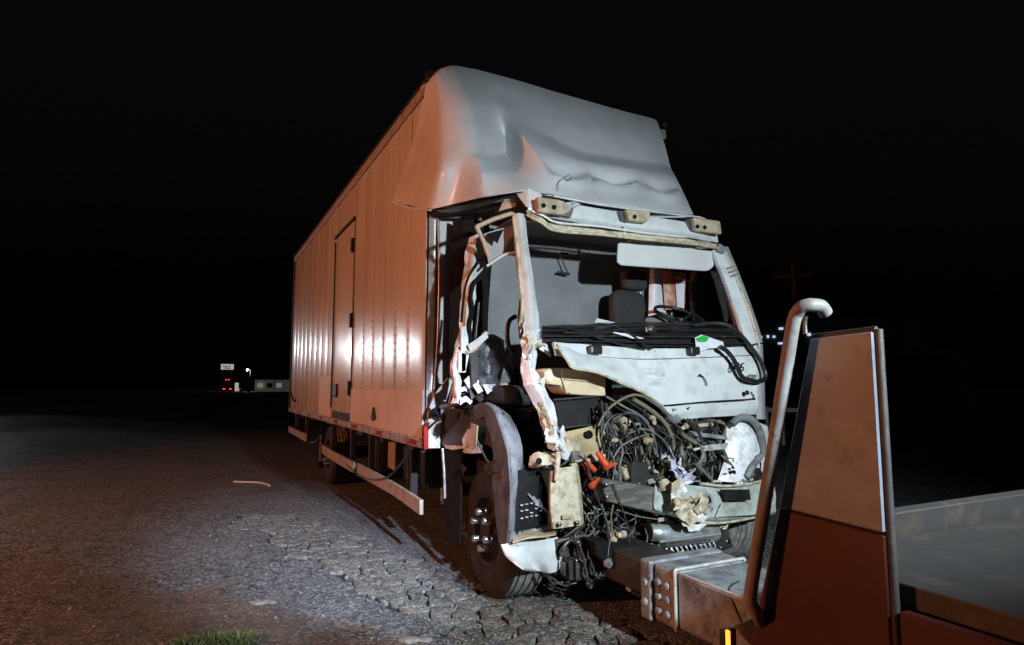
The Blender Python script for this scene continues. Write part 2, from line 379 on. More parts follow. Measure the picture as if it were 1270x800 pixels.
# the pieces of the broken wheel track, each cut from its neighbours
rnd = random.Random(5); seeds = []
y = -2.1
while y < 2.7:
    s = .085 + .05 * (2.7 - y) / 4.8
    x = -1.5
    while x < 1.1:
        px, py = x + rnd.uniform(-.5, .5) * s, y + rnd.uniform(-.5, .5) * s
        if band_in(px, py) > -.25 and rnd.random() > .28: seeds.append(Vector((px, py)))
        x += s
    y += s
def clip(poly, p, n):
    out = []
    for i in range(len(poly)):
        a, b = poly[i], poly[(i + 1) % len(poly)]; da, db = (a - p).dot(n), (b - p).dot(n)
        if da <= 0: out.append(a)
        if da * db < 0: out.append(a + (b - a) * (da / (da - db)))
    return out
count = 0
for s in seeds:
    if band_in(s.x, s.y) < .02 or count >= 290: continue
    poly = [s + Vector((math.cos(k * math.pi / 4), math.sin(k * math.pi / 4))) * .2 for k in range(8)]
    for o in seeds:
        d = o - s
        if 0 < d.length < .4:
            poly = clip(poly, s + d * .5, d.normalized())
            if len(poly) < 3: break
    if len(poly) < 3: continue
    c = sum(poly, Vector((0, 0))) / len(poly)
    pp = []
    for i in range(len(poly)):                                   # knock the corners off
        a, b, e = poly[i - 1], poly[i], poly[(i + 1) % len(poly)]
        pp += [b.lerp(a, .12), b.lerp(e, .12), b.lerp(e, .5) + Vector((rnd.uniform(-.010, .010), rnd.uniform(-.010, .010)))]
    gap = rnd.choice((.004, .006, .008, .012))
    ring = [c + (q - c) * max(.2, 1 - gap / max((q - c).length, .02)) + Vector((rnd.uniform(-.004, .004), rnd.uniform(-.004, .004))) for q in pp]
    z0 = ground_z(c.x, c.y); tilt = Vector((rnd.uniform(-.012, .012), rnd.uniform(-.012, .012))); up = rnd.uniform(-.002, .003)
    pb = bmesh.new(); rings = []
    for f, h in ((1.01, -.03), (1, -.005), (.965, .0), (.55, .001)):
        rings.append([pb.verts.new(((q - c).x * f, (q - c).y * f, h + up + tilt.dot(q - c) * f + rnd.uniform(-.001, .001))) for q in ring])
    for a, b in zip(rings, rings[1:]):
        for k in range(len(ring)): pb.faces.new((a[k], a[(k + 1) % len(ring)], b[(k + 1) % len(ring)], b[k]))
    pb.faces.new(rings[-1])
    o = link('asphalt_piece', finish(pb, True, 60), M['piece'], road); o.location = (c.x, c.y, z0); count += 1
# loose stones
rnd = random.Random(11); pb = bmesh.new()
for k in range(1500):
    if k < 1000: x, y = rnd.uniform(-2.4, .3), rnd.uniform(-1.9, 3)
    else: x, y = rnd.uniform(-.6, 3), rnd.uniform(-2.2, .5)
    s = rnd.choice((.003, .004, .005, .006, .009, .013)); r = bmesh.ops.create_icosphere(pb, subdivisions=1, radius=s)
    bmesh.ops.transform(pb, matrix=Matrix.Translation((x, y, ground_z(x, y) + s * .4)) @ Euler((rnd.random() * 3, rnd.random() * 3, 0)).to_matrix().to_4x4() @ Matrix.Diagonal((1, rnd.uniform(.6, 1.1), rnd.uniform(.5, .8), 1)), verts=r['verts'])
o = link('gravel', finish(pb), M['piece']); o['kind'] = 'stuff'; o['label'] = 'loose grit and small stones scattered over the asphalt'; o['category'] = 'gravel'
def stone(name, pts, h, mt, label, cat_):
    P = [Vector(p) for p in pts]; c = sum(P, Vector()) / len(P); rn = random.Random(int(c.x * 1000)); pb = bmesh.new(); rings = []
    P = interp(P, 2, 1, True)
    for f, z in ((1, -.01), (1, .4), (.88, .85), (.5, 1)):
        rings.append([pb.verts.new((c.x + (p.x - c.x) * f, c.y + (p.y - c.y) * f, ground_z(c.x, c.y) + h * z * rn.uniform(.85, 1.1))) for p in P])
    for a, b in zip(rings, rings[1:]):
        for k in range(len(P)): pb.faces.new((a[k], a[(k + 1) % len(P)], b[(k + 1) % len(P)], b[k]))
    pb.faces.new(rings[-1]); return tag(link(name, finish(pb, True, 50), mt), label, cat_)
M['pale'] = mat('pale broken concrete', (.24, .225, .19), .9, 0, (.12, .11, .095), 25, .45, .65, .004, 90)
stone('stone', [(-0.567,-1.251,0.000),(-0.517,-1.234,0.000),(-0.471,-1.263,-0.000),(-0.420,-1.277,0.000),(-0.394,-1.321,0.000),(-0.426,-1.346,-0.000),(-0.469,-1.313,-0.000),(-0.533,-1.316,0.000)], .016, M['pale'], 'pale flat broken stone on the edge of the soil', 'stone')
stone('stone', [(-1.261,-0.242,0.000),(-1.208,-0.235,0.000),(-1.164,-0.232,0.000),(-1.114,-0.265,0.000),(-1.075,-0.310,0.000),(-1.102,-0.338,0.000),(-1.142,-0.310,0.000),(-1.205,-0.319,0.000)], .012, M['pale'], 'thin pale chip lying in a pothole in the soil', 'stone')
tag(tube('stick', [(p[0], p[1], .02 + ground_z(p[0], p[1])) for p in [(-1.079,5.183,0.000),(-0.927,5.065,0.000),(-0.797,4.959,0.000),(-0.699,4.749,0.000),(-0.663,4.575,0.000)]], .014, M['twig']), 'pale thin curved stick lying on the dark road', 'stick')
# grass on the verge
rnd = random.Random(3)
def grass_clump(bm, cx_, cy_, n, rad, hgt):
    for k in range(n):
        a = rnd.uniform(0, 6.28); d = rad * math.sqrt(rnd.random()); x, y = cx_ + d * math.cos(a), cy_ + d * math.sin(a)
        z = ground_z(x, y); h = hgt * rnd.uniform(.4, 1.1) * (1 - .4 * d / rad); w = rnd.uniform(.003, .008); b = rnd.uniform(0, 6.28)
        lean = Vector((math.cos(a + rnd.uniform(-1, 1)), math.sin(a + rnd.uniform(-1, 1)), 0)) * h * rnd.uniform(.2, 1.0)
        side = Vector((math.cos(b), math.sin(b), 0)) * w; base = Vector((x, y, z - .005))
        mid = base + lean * .4 + Vector((0, 0, h * .6)); tip = base + lean + Vector((0, 0, h))
        v = [bm.verts.new(base - side), bm.verts.new(base + side), bm.verts.new(mid + side * .8), bm.verts.new(mid - side * .8), bm.verts.new(tip)]
        bm.faces.new(v[:4]); bm.faces.new((v[3], v[2], v[4]))
pb = bmesh.new()
for cx_, cy_, n, r_, h_ in ((-1.33, -.88, 330, .09, .06), (-1.45, -.86, 260, .10, .055), (-1.58, -.90, 200, .10, .055)):
    grass_clump(pb, cx_, cy_, n, r_, h_)
o = link('grass', finish(pb), M['leaf']); o['kind'] = 'stuff'; o['label'] = 'short green weeds growing on the soil verge'; o['category'] = 'grass'

# ------------------------------------------------------------------ the wrecked box truck
T = thing('box_truck', 'crashed white box truck with its cab front torn open and engine exposed', 'truck', (1.2, 2.5, 0))
# --- cargo box
seams = [.03, .47, .88, 1.29, 1.72, 2.15, 2.64, 3.79, 4.25, 4.72, 5.2, 5.7, 6.17, 6.65, 7.1, 7.52, 7.95]
def bulge_panel(name, y0, y1, z0, z1, mt, parent, x0=0, amp=.006, seed=0, label=None):
    n = 8; rows = []
    for zi in range(9):
        z = z0 + (z1 - z0) * zi / 8; row = []
        for k in range(n + 1):
            t = k / n; y = y0 + .0015 + (y1 - y0 - .003) * t
            b = amp * (1 - (2 * t - 1) ** 4)
            row.append((x0 - b + .006 * noise.noise(Vector((seed * 3.7, y * 1.4, z * .8))), y, z))
        rows.append(row)
    return sheet(name, rows, mt, parent, n=2, smooth=1, thick=-.012 if False else .012, label=label)
for i in range(len(seams) - 1):
    if i == 6:
        bulge_panel('side_panel', seams[i], seams[i + 1], 3.38, 3.80, M['box'], T, seed=i); continue
    bulge_panel('side_panel', seams[i], seams[i + 1], .965, 3.80, M['box'], T, seed=i, amp=.0045 if i < 6 else .008)
bulge_panel('lower_skin', .035, 2.635, .967, 1.345, M['box_low'], T, x0=-.013, amp=.002, seed=40)  # warmer, rougher lower bands laid over the side panels
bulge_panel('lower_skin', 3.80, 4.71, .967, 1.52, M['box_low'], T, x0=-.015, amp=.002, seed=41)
box('door_frame', (.03, 3.215, 2.17), (.05, 1.16, 2.44), M['frame'], T, bev=.006)
door = bulge_panel('door', 2.675, 3.755, 1.06, 3.35, M['box'], T, x0=-.012, amp=.006, seed=30)
for z in (1.35, 2.15, 3.05): box('hinge', (-.024, 2.70, z), (.03, .07, .17), M['black'], door)
box('latch', (-.03, 3.45, 1.32), (.03, .22, .17), M['black'], door, bev=.01)
tube('latch_rod', [(-.03, 3.72, 1.1), (-.03, 3.72, 2.0), (-.03, 3.72, 3.3)], .011, M['frame'], door, n=2)
box('gutter', (-.02, 3.215, 3.375), (.03, 1.2, .03), M['frame'], T)
plate('hook_plate', [(-.02, 1.50, 1.17), (-.02, 1.44, 1.05), (-.02, 1.53, 1.03), (-.02, 1.57, 1.07)], .02, M['black'], T, direction=(-1, 0, 0))
# rivets down every seam
pb = bmesh.new()
for i, s in enumerate(seams):
    for k in range(40):
        z = 1.0 + k * .07
        if z > 3.78: break
        for dy in ((-.018, .018) if 0 < i < 16 else (.02,)):
            r = bmesh.ops.create_icosphere(pb, subdivisions=1, radius=.0052)
            bmesh.ops.translate(pb, verts=r['verts'], vec=(-.004, s + dy, z))
o = link('rivets', finish(pb, True), M['box_low'], T); o['kind'] = 'stuff'
rail = box('lower_rail', (-.004, 3.985, .928), (.045, 7.97, .072), M['guard'], T, bev=.005)
for k in range(15):
    y = .22 + k * .53
    box('reflector', (-.028, y, .928), (.006, .19, .042), M['red'] if k % 2 == 0 else M['alu'], rail, bev=.001)
    for dy in (-.14, .14):
        for dz in (-.018, .018): lathe('bolt', [(0, .008), (.006, .006), (.006, 0)], (-.027, y + dy, .928 + dz), (-1, 0, 0), M['frame'], rail, seg=6)
box('roof_rail', (.0, 3.95, 3.855), (.05, 8.03, .10), M['guard'], T, bev=.012)
box('roof_drip', (-.028, 3.95, 3.90), (.02, 8.03, .02), M['frame'], T, bev=.004)
box('box_roof', (1.21, 4.05, 3.90), (2.36, 7.8, .05), M['box'], T, bev=.01)
box('far_side_wall', (2.41, 3.98, 2.38), (.03, 7.93, 2.82), M['box'], T)
box('far_roof_rail', (2.41, 3.95, 3.86), (.06, 8.03, .10), M['guard'], T, bev=.012)
box('rear_wall', (1.21, 7.975, 2.38), (2.36, .03, 2.9), M['box'], T)
box('front_wall', (1.22, .03, 2.36), (2.34, .03, 2.86), M['box'], T)
box('box_floor', (1.21, 4.0, .93), (2.34, 7.88, .06), M['matte'], T)
box('corner_cap', (-.015, -.02, 3.90), (.07, .10, .10), M['black'], T, bev=.02)
box('corner_cap', (2.44, -.02, 3.97), (.07, .10, .08), M['black'], T, bev=.02)
box('tail_post', (.0, 7.985, 2.40), (.05, .05, 2.85), M['frame'], T)
# --- front corner post of the box and its torn foot
sheet('corner_post', [[(.005, -.012, 3.0), (.05, -.03, 3.0), (.09, -.02, 3.0)], [(.005, -.012, 2.2), (.05, -.035, 2.2), (.09, -.02, 2.2)], [(.0, -.012, 1.5), (.045, -.03, 1.5), (.085, -.02, 1.5)], [(.0, -.012, .9), (.045, -.03, .9), (.085, -.02, .9)]], M['alu'], T, amp=.006, scale=6, seed=2, thick=.006)
tube('post_edge', [(0.070,-0.032,2.781),(0.065,-0.099,2.319),(0.060,-0.097,1.743),(0.050,-0.032,1.242)], .011, M['alu'], T)
plate('foot_plate', [(0.009,-0.050,0.898),(0.005,-0.050,1.169),(0.097,-0.050,1.242),(0.108,-0.050,0.893)], .02, M['torn'], T)
plate('red_marker', [(-0.033,-0.080,0.890),(-0.036,-0.080,1.079),(0.002,-0.080,1.096),(0.005,-0.080,0.895)], .008, M['red'], T)
plate('splash_bracket', [(-0.035,-0.200,1.217),(0.009,-0.200,1.319),(0.111,-0.200,1.441),(0.151,-0.200,1.417),(0.087,-0.200,1.227),(-0.002,-0.200,1.174)], .02, M['cab'], T)
# --- chassis and things under the box
box('chassis_rail', (.72, 3.6, .74), (.09, 8.6, .24), M['frame'], T)
box('chassis_rail', (1.72, 3.6, .74), (.09, 8.6, .24), M['frame'], T)
for y in (.6, 1.5, 2.4, 3.3, 5.8, 6.8, 7.7): box('cross_member', (1.21, y, .86), (2.3, .09, .08), M['frame'], T)
g1 = sheet('side_guard', [[(0.020,0.080,0.488),(0.020,0.865,0.518),(0.020,2.243,0.536)], [(0.020,0.075,0.378),(0.020,0.858,0.413),(0.020,2.230,0.412)]], M['guard'], T, n=3, thick=.03)
sheet('side_guard', [[(0.020,2.438,0.528),(0.020,3.384,0.537),(0.020,4.400,0.558)], [(0.020,2.425,0.414),(0.020,3.367,0.419),(0.020,4.380,0.443)]], M['guard'], T, n=3, thick=.03)
sheet('side_guard', [[(0.020,5.933,0.605),(0.020,6.939,0.608),(0.020,8.022,0.610)], [(0.020,5.906,0.478),(0.020,6.912,0.497),(0.020,7.991,0.497)]], M['guard'], T, n=3, thick=.03)
for y in (.55, 2.0, 2.9, 4.1, 6.4, 7.6): box('guard_hanger', (.09, y, .66), (.06, .05, .46), M['frame'], T)
def can(name, c, prof, axis, mt, parent=T, seg=28): return lathe(name, prof, c, axis, mt, parent, seg)
can('air_tank', (.34, .32, .39), [(0, .0), (0, .075), (.012, .085), (.06, .085), (.065, .09), (.075, .09), (.08, .085), (.13, .085), (.145, .07), (.145, 0)], (0, 0, 1), M['galv'])
for k, y in enumerate((.55, .80, 1.05)):
    box('tank_segment', (.38, y + .1, .66), (.36, .22, .36), M['black'], T, bev=.05)
box('tank_strap', (.375, .78, .66), (.39, .03, .39), M['steel'], T, bev=.01)
box('tank_strap', (.375, 1.03, .66), (.39, .03, .39), M['steel'], T, bev=.01)
box('battery_box', (.30, 2.15, .68), (.32, .36, .40), M['frame'], T, bev=.02)
box('mud_stay', (.30, .13, .68), (.06, .03, .40), M['cab'], T)
box('hanging_plate', (.24, 1.75, .70), (.02, .24, .36), M['guard'], T)
tube('exhaust_pipe', [(.42, 1.45, .8), (.40, 1.47, .6), (.40, 1.5, .5)], .05, M['galv'], T, seg=14)
plate('mud_flap', [(.10, 3.95, .62), (.36, 3.95, .62), (.36, 3.95, .12), (.10, 3.95, .12)], .012, M['matte'], T)
plate('mud_flap', [(.08, 5.15, .80), (.40, 5.15, .80), (.40, 5.15, .15), (.08, 5.15, .15)], .012, M['matte'], T)
box('flap_strip', (.10, 5.13, .45), (.03, .02, .40), M['alu'], T)
# --- wheels
def wheel(cx_, cy_, cz, out, front=True, steer=0):
    r = .425 if front else .40; w = .30 if front else .25
    prof = [(0.012, .225), (0, .25), (-.0, .30), (.004, .355), (.022, .395), (.045, .414)]
    gx = [.075, .125, .175, .225] if front else [.06, .10, .15, .19]
    t = [(.05, r)]
    for g in gx: t += [(g - .007, r + .004), (g - .006, r - .010), (g + .006, r - .010), (g + .007, r + .004)]
    t += [(w - .05, r), (w - .045, .414), (w - .022, .395), (w, .34), (w - .01, .225)]
    rot = Matrix.Rotation(R(steer), 4, 'Z') @ Matrix.Scale(-out, 4, (1, 0, 0))
    def fix(o):
        o.data.transform(Matrix.Translation((cx_, cy_, cz)) @ rot); o.data.update(); return o
    ty = fix(lathe('wheel', prof + [(.049, r - .003)], (0, 0, 0), (1, 0, 0), M['rubber'], T, seg=56, angle=30))
    fix(lathe('tread', t, (0, 0, 0), (1, 0, 0), M['tread'], ty, seg=64, angle=25))
    fix(lathe('rim', [(.012, .228), (.004, .222), (.01, .21), (.05, .20), (.075, .185), (.06, .15), (.05, .12), (.035, .105), (.03, .08), (.005, .075), (-.005, .06), (-.005, 0)], (0, 0, 0), (1, 0, 0), M['rim'], ty, seg=40, angle=30))
    for k in range(6):
        a = k * math.pi / 3 + .35
        fix(lathe('wheel_nut', [(.035, .026), (-.045, .0235), (-.051, .019), (-.053, 0)], (0, .115 * math.cos(a), .115 * math.sin(a)), (1, 0, 0), M['chrome'], ty, seg=16))
    return ty
wheel(.15, -.80, .425, -1, True, -2)
wheel(2.30, -.82, .425, 1, True, -4)
wheel(.10, 4.55, .40, -1, False)
wheel(2.32, 4.55, .40, 1, False)
box('front_axle', (1.2, -.78, .40), (1.8, .12, .12), M['frame'], T, bev=.02)
box('rear_axle', (1.2, 4.55, .42), (1.9, .16, .16), M['frame'], T, bev=.03)
# --- fairing over the cab: rows from roof edge down to the lip, columns from the near flank round to the far one
def scallops(u, v):
    d = 0
    for (c, w, v0, dep) in ((5.45, .42, 5.05, .034), (6.40, .50, 5.0, .042), (7.45, .42, 5.05, .036)):
        x = (u - c) / w
        if abs(x) < 1.0:
            e = 1 - x * x; k = v - (v0 + .33 * e - .1 * x)
            d += dep * math.exp(-(k / .2) ** 2) * min(1, e * 2.5) - dep * 1.4 * e * math.exp(-((k + .5) / .3) ** 2)
    return d
fair = [
 [(-.03, .16, 3.86), (-.025, .15, 3.92), (.0, .15, 3.965), (.05, .15, 3.985), (.3, .15, 4.0), (.7, .15, 4.0), (1.3, .15, 4.0), (1.9, .15, 4.0), (2.36, .15, 3.99), (2.44, .15, 3.9)],
 [(-0.035,-0.014,3.843),(0.000,-0.148,3.872)]+[(0.072,-0.120,3.957),(0.163,-0.100,4.010),(0.383,-0.060,4.046),(0.649,-0.060,4.044),(1.262,-0.060,4.018),(1.892,-0.060,3.996),(2.322,-0.060,3.985)]+[(2.45, .1, 3.85)],
 [(-0.045,0.194,3.536),(0.000,-0.252,3.571)]+[(0.073,-0.360,3.554),(0.191,-0.400,3.569),(0.381,-0.300,3.631),(0.540,-0.160,3.809),(1.141,-0.250,3.653),(1.796,-0.240,3.663),(2.303,-0.190,3.696)]+[(2.45, .08, 3.5)],
 [(-0.060,0.406,3.322),(-0.015,-0.341,3.209)]+[(0.079,-0.520,3.143),(0.190,-0.580,3.110),(0.577,-0.240,3.407),(0.569,-0.360,3.523),(1.219,-0.380,3.353),(1.849,-0.340,3.394),(2.313,-0.260,3.435)]+[(2.44, .05, 3.1)],
 [(-0.075,0.495,3.240),(-0.030,-0.386,3.083)]+[(0.069,-0.530,3.039),(0.164,-0.640,3.036),(0.555,-0.300,3.258),(0.587,-0.640,3.210),(1.073,-0.660,3.157),(1.658,-0.600,3.198),(2.208,-0.440,3.269)]+[(2.44, .05, 3.0)],
 [(-0.090,0.563,3.162),(-0.050,-0.409,2.965)]+[(0.056,-0.500,2.941),(0.140,-0.740,2.891),(0.415,-0.720,2.941),(0.611,-0.880,2.928),(1.117,-0.760,2.988),(1.625,-0.720,3.017),(2.151,-0.600,3.064)]+[(2.43, .03, 2.9)],
 [(-0.120,0.627,3.014),(-0.060,-0.230,2.732)]+[(0.048,-0.430,2.731),(0.133,-0.800,2.696),(0.333,-0.980,2.725),(0.579,-1.000,2.726),(0.970,-1.020,2.710),(1.448,-0.980,2.735),(2.029,-0.840,2.799)]+[(2.42, 0, 2.75)],
]
fairing = sheet('roof_fairing', fair, M['fairing'], T, n=9, smooth=.3, thick=.012, amp=.003, scale=3, seed=3, fn=scallops, angle=40)
plate('tear_flap', [(0.336,-0.900,2.720),(0.379,-1.000,2.738),(0.459,-1.050,2.689),(0.428,-1.060,2.563),(0.360,-1.000,2.604)], .006, M['fairing'], T)
tube('crack_lip', [(0.222,-0.450,2.787),(0.312,-0.620,2.771),(0.362,-0.850,2.750)], .012, M['matte'], T)
for pth in ('a',):
    tube('fairing_edge', [(-0.120,0.600,2.999),(-0.100,0.250,2.866),(-0.060,-0.230,2.720)], .007, M['torn'], T)
tube('fairing_edge', [(0.573,-1.010,2.705),(0.962,-1.030,2.688),(1.439,-0.990,2.712),(2.002,-0.850,2.779)], .008, M['torn'], T)
tube('torn_seal', [(-0.025,-0.050,2.764),(0.060,-0.100,2.723),(0.232,-0.350,2.720),(0.339,-0.700,2.717)], .014, M['matte'], T)
tube('torn_seal', [(0.019,-0.020,2.824),(0.123,-0.200,2.784),(0.267,-0.500,2.749),(0.362,-0.850,2.697)], .008, M['torn'], T)
plate('orange_flap', [(0.284,-0.720,2.632),(0.315,-0.750,2.718),(0.377,-0.820,2.719),(0.377,-0.820,2.654)], .01, M['tan'], T)
sheet('fairing_underside', [[(0.054,-0.020,2.775),(0.253,-0.380,2.779),(0.399,-0.840,2.740),(0.578,-0.980,2.708)], [(0.201,0.000,2.779),(0.557,-0.100,2.826),(1.143,-0.100,2.931),(1.749,-0.100,2.980)]], M['fairing'], T, n=4, thick=.008, amp=.012, seed=6)
for a in ([(0.619,-1.000,2.755),(0.644,-0.970,2.827),(0.731,-0.930,2.895),(0.772,-0.920,2.922)], [(0.704,-0.950,2.866),(0.739,-0.960,2.857),(0.779,-0.930,2.902)]):
    tube('crack', a, .0025, M['matte'], fairing, seg=5, n=3)
# --- cab roof, header, brackets
sheet('cab_roof', [[(0.438,-0.950,2.685),(0.954,-0.990,2.649),(1.493,-0.970,2.673),(2.042,-0.900,2.758),(2.220,-0.860,2.693)]+[(2.28, -.72, 2.56)],
                   [(.5, -.55, 2.80), (.9, -.55, 2.84), (1.4, -.55, 2.84), (1.9, -.55, 2.82), (2.2, -.52, 2.76), (2.31, -.5, 2.55)],
                   [(.5, -.2, 2.78), (.9, -.2, 2.82), (1.4, -.2, 2.82), (1.9, -.2, 2.80), (2.22, -.2, 2.74), (2.31, -.2, 2.52)]], M['cab'], T, n=5, thick=.01, amp=.006, seed=9)
header = sheet('header_panel', [[(0.379,-1.000,2.675),(0.587,-1.030,2.661),(0.948,-1.050,2.651),(1.350,-1.050,2.648),(1.805,-1.030,2.658),(2.136,-0.980,2.655)],
                       [(0.368,-1.020,2.588),(0.568,-1.060,2.570),(0.932,-1.070,2.560),(1.332,-1.070,2.560),(1.783,-1.050,2.573),(2.130,-1.000,2.583)],
                       [(0.366,-1.000,2.559),(0.586,-1.030,2.534),(0.952,-1.040,2.523),(1.355,-1.040,2.526),(1.810,-1.020,2.537),(2.157,-0.980,2.543)]], M['cab'], T, n=5, amp=.008, seed=4)
def bracket(pts, holes, lab=None):
    b = plate('roof_bracket', pts, .05, M['tan'], header, bev=.008, direction=(0, -1, 0)); return b
for pts, holes in (([(0.391,-1.070,2.646),(0.563,-1.070,2.647),(0.609,-1.070,2.641),(0.601,-1.070,2.543),(0.397,-1.070,2.540)], [(0.429,-1.125,2.586),(0.511,-1.125,2.585)]),
                   ([(1.119,-1.080,2.653),(1.342,-1.080,2.664),(1.333,-1.080,2.619),(1.301,-1.080,2.573),(1.146,-1.080,2.566)], [(1.185,-1.135,2.600)]),
                   ([(1.788,-1.050,2.683),(2.068,-1.050,2.685),(2.080,-1.050,2.580),(1.808,-1.050,2.576)], [(1.816,-1.105,2.609),(1.891,-1.105,2.611)])):
    b = bracket(pts, holes)
    for h in holes: lathe('bolt_hole', [(0, .016), (.006, .016), (.008, .012), (.003, .009), (.003, 0)], h, (0, -1, 0), M['matte'], header, seg=14)
plate('bracket_tear', [(0.596,-1.080,2.637),(0.683,-1.100,2.661),(0.743,-1.120,2.640),(0.689,-1.100,2.615),(0.674,-1.080,2.544),(0.602,-1.080,2.546)], .01, M['steel'], header)
plate('bracket_side', [(1.083,-1.080,2.643),(1.126,-1.080,2.654),(1.146,-1.080,2.560),(1.096,-1.080,2.572)], .03, M['steel'], header)
plate('bracket_side', [(1.754,-1.050,2.672),(1.796,-1.050,2.684),(1.817,-1.050,2.577),(1.784,-1.050,2.586)], .03, M['steel'], header)
box('bracket_tab', (1.130,-1.080,2.492), (.02, .02, .09), M['primer'], header)
box('bracket_tab', (1.916,-1.020,2.477), (.05, .02, .03), M['primer'], header)
sheet('windscreen_flange', [[(0.350,-1.030,2.561),(0.453,-1.060,2.521),(0.562,-1.070,2.487),(0.924,-1.080,2.486),(1.322,-1.080,2.495),(1.772,-1.060,2.512),(2.154,-1.000,2.525)],
                       [(0.378,-1.000,2.527),(0.458,-1.050,2.479),(0.567,-1.060,2.438),(0.923,-1.080,2.439),(1.321,-1.080,2.452),(1.770,-1.060,2.473),(2.170,-1.000,2.487)]], M['primer'], T, n=7, smooth=.6, thick=.012, amp=.018, scale=16, seed=12)
tube('flange_bead', [(0.345,-1.040,2.535),(0.441,-1.080,2.481),(0.549,-1.090,2.435),(0.909,-1.100,2.445),(1.305,-1.100,2.453),(1.752,-1.080,2.473),(2.132,-1.020,2.486)], .012, M['primer'], T, n=6)
tube('flange_bead', [(0.383,-1.050,2.560),(0.460,-1.080,2.528),(0.557,-1.100,2.490),(0.910,-1.100,2.504),(1.306,-1.100,2.501),(1.713,-1.080,2.520)], .009, M['torn'], T, n=6)
box('corner_clip', (2.132,-1.020,2.479), (.08, .05, .07), M['grey'], T, rot=(0, .4, 0), bev=.015)
sheet('headliner', [[(.42, -.98, 2.50), (1.2, -1.02, 2.53), (2.2, -.95, 2.53)], [(.45, -.6, 2.62), (1.2, -.6, 2.66), (2.2, -.6, 2.64)], [(.42, -.26, 2.58), (1.2, -.26, 2.60), (2.22, -.26, 2.58)]], M['liner'], T, n=4)
# --- right hand pillar (far side), its door frame and window
pr = sheet('far_pillar', [[(2.073,-1.000,2.470),(2.199,-0.990,2.512),(2.347,-0.900,2.545)], [(2.122,-1.100,2.143),(2.258,-1.090,2.194),(2.401,-1.000,2.218)], [(2.147,-1.200,1.815),(2.291,-1.190,1.860),(2.437,-1.100,1.875)], [(2.138,-1.250,1.687),(2.289,-1.240,1.711),(2.461,-1.120,1.723)]], M['cab'], T, n=4, thick=.03, amp=.002, seed=5)
tube('pillar_bead', [(2.180,-1.000,2.508),(2.233,-1.090,2.225),(2.267,-1.190,1.904),(2.264,-1.260,1.677)], .009, M['primer'], T)
for k in range(3): tube('scuff_strip', [(2.147,-1.075,2.312),(2.228,-1.075,2.339)] if k == 0 else ([(2.158,-1.080,2.279),(2.239,-1.080,2.306)] if k == 1 else [(2.169,-1.085,2.246),(2.250,-1.085,2.273)]), .006, M['fender'], T, n=2)
sheet('far_door', [[(2.27, -1.1, 1.55), (2.29, -.7, 1.58), (2.29, -.25, 1.58)], [(2.30, -1.18, 1.1), (2.32, -.7, 1.1), (2.32, -.25, 1.1)], [(2.28, -1.2, .75), (2.3, -.7, .95), (2.3, -.25, .8)]], M['cab'], T, n=3, thick=.03)
tube('far_door_frame', [(2.27, -1.12, 1.58), (2.2, -.88, 2.50), (2.24, -.3, 2.52), (2.28, -.25, 1.58)], .03, M['black'], T, n=3, smooth=.2)
tube('far_seal', [(2.107,-0.980,2.398),(2.135,-1.060,2.104),(2.159,-1.150,1.839),(2.161,-1.200,1.740)], .014, M['black'], T)
# --- cab back wall, floor, inner side
sheet('cab_back_wall', [[(.46, -.28, 2.6), (1.0, -.27, 2.62), (1.6, -.27, 2.62), (2.3, -.28, 2.58)], [(.42, -.25, 1.9), (1.0, -.22, 1.9), (1.6, -.22, 1.9), (2.3, -.25, 1.9)], [(.42, -.26, 1.3), (1.0, -.25, 1.3), (1.6, -.25, 1.3), (2.3, -.26, 1.3)]], M['grey'], T, n=5, amp=.008, scale=3, thick=.02)
box('cab_floor', (1.3, -.65, 1.18), (1.9, .85, .06), M['matte'], T)
plate('inner_panel', [(.44, -.22, 1.5), (.44, -1.05, 1.5), (.44, -1.1, .5), (.44, -.22, .5)], .02, M['matte'], T)
sheet('cab_corner', [[(.16, -.12, 2.7), (.24, -.25, 2.68), (.42, -.27, 2.68)], [(.15, -.12, 1.9), (.22, -.24, 1.9), (.42, -.25, 1.9)], [(.14, -.12, 1.3), (.22, -.22, 1.3), (.42, -.25, 1.3)]], M['matte'], T, n=4, thick=.02, amp=.015, seed=8)
# coat hook wire on the back wall
tube('lamp_wire', [(1.040,-0.320,2.468),(1.056,-0.330,2.420),(1.110,-0.330,2.316)], .006, M['black'], T)
box('lamp_switch', (1.093,-0.310,2.475), (.08, .03, .022), M['black'], T)
box('lamp_base', (1.083,-0.310,2.310), (.11, .03, .022), M['black'], T, rot=(0, .1, 0))
# --- interior: visor, seats, steering wheel, curtain, dash
plate('sun_visor', [(1.152,-0.980,2.425),(1.174,-0.980,2.446),(1.234,-0.980,2.452),(1.257,-0.980,2.473),(1.870,-0.980,2.493),(1.920,-0.980,2.466),(2.136,-0.980,2.467),(2.144,-0.980,2.435),(2.095,-0.980,2.337),(2.050,-0.980,2.306),(2.007,-0.980,2.296),(1.178,-0.980,2.269),(1.142,-0.980,2.290)], .02, M['visor'], T, bev=.006)
def cushion(name, c, s, mt, rot=(0, 0, 0), bev=.05, amp=.012, scale=7):
    bm = bmesh.new(); bmesh.ops.create_icosphere(bm, subdivisions=4, radius=1)
    for v in bm.verts: v.co = Vector([math.copysign(abs(q) ** .48, q) * d * .5 for q, d in zip(v.co, s)])
    for v in bm.verts: v.co += v.co.normalized() * amp * noise.noise(v.co * scale + Vector(c) * 3)
    bmesh.ops.transform(bm, matrix=Matrix.Translation(c) @ Euler(rot).to_matrix().to_4x4(), verts=bm.verts)
    return link(name, finish(bm, True, 60), mt, T)
cushion('seat_back', (1.603,-0.480,2.009), (.34, .12, .34), M['seat'], (-.1, 0, 0))
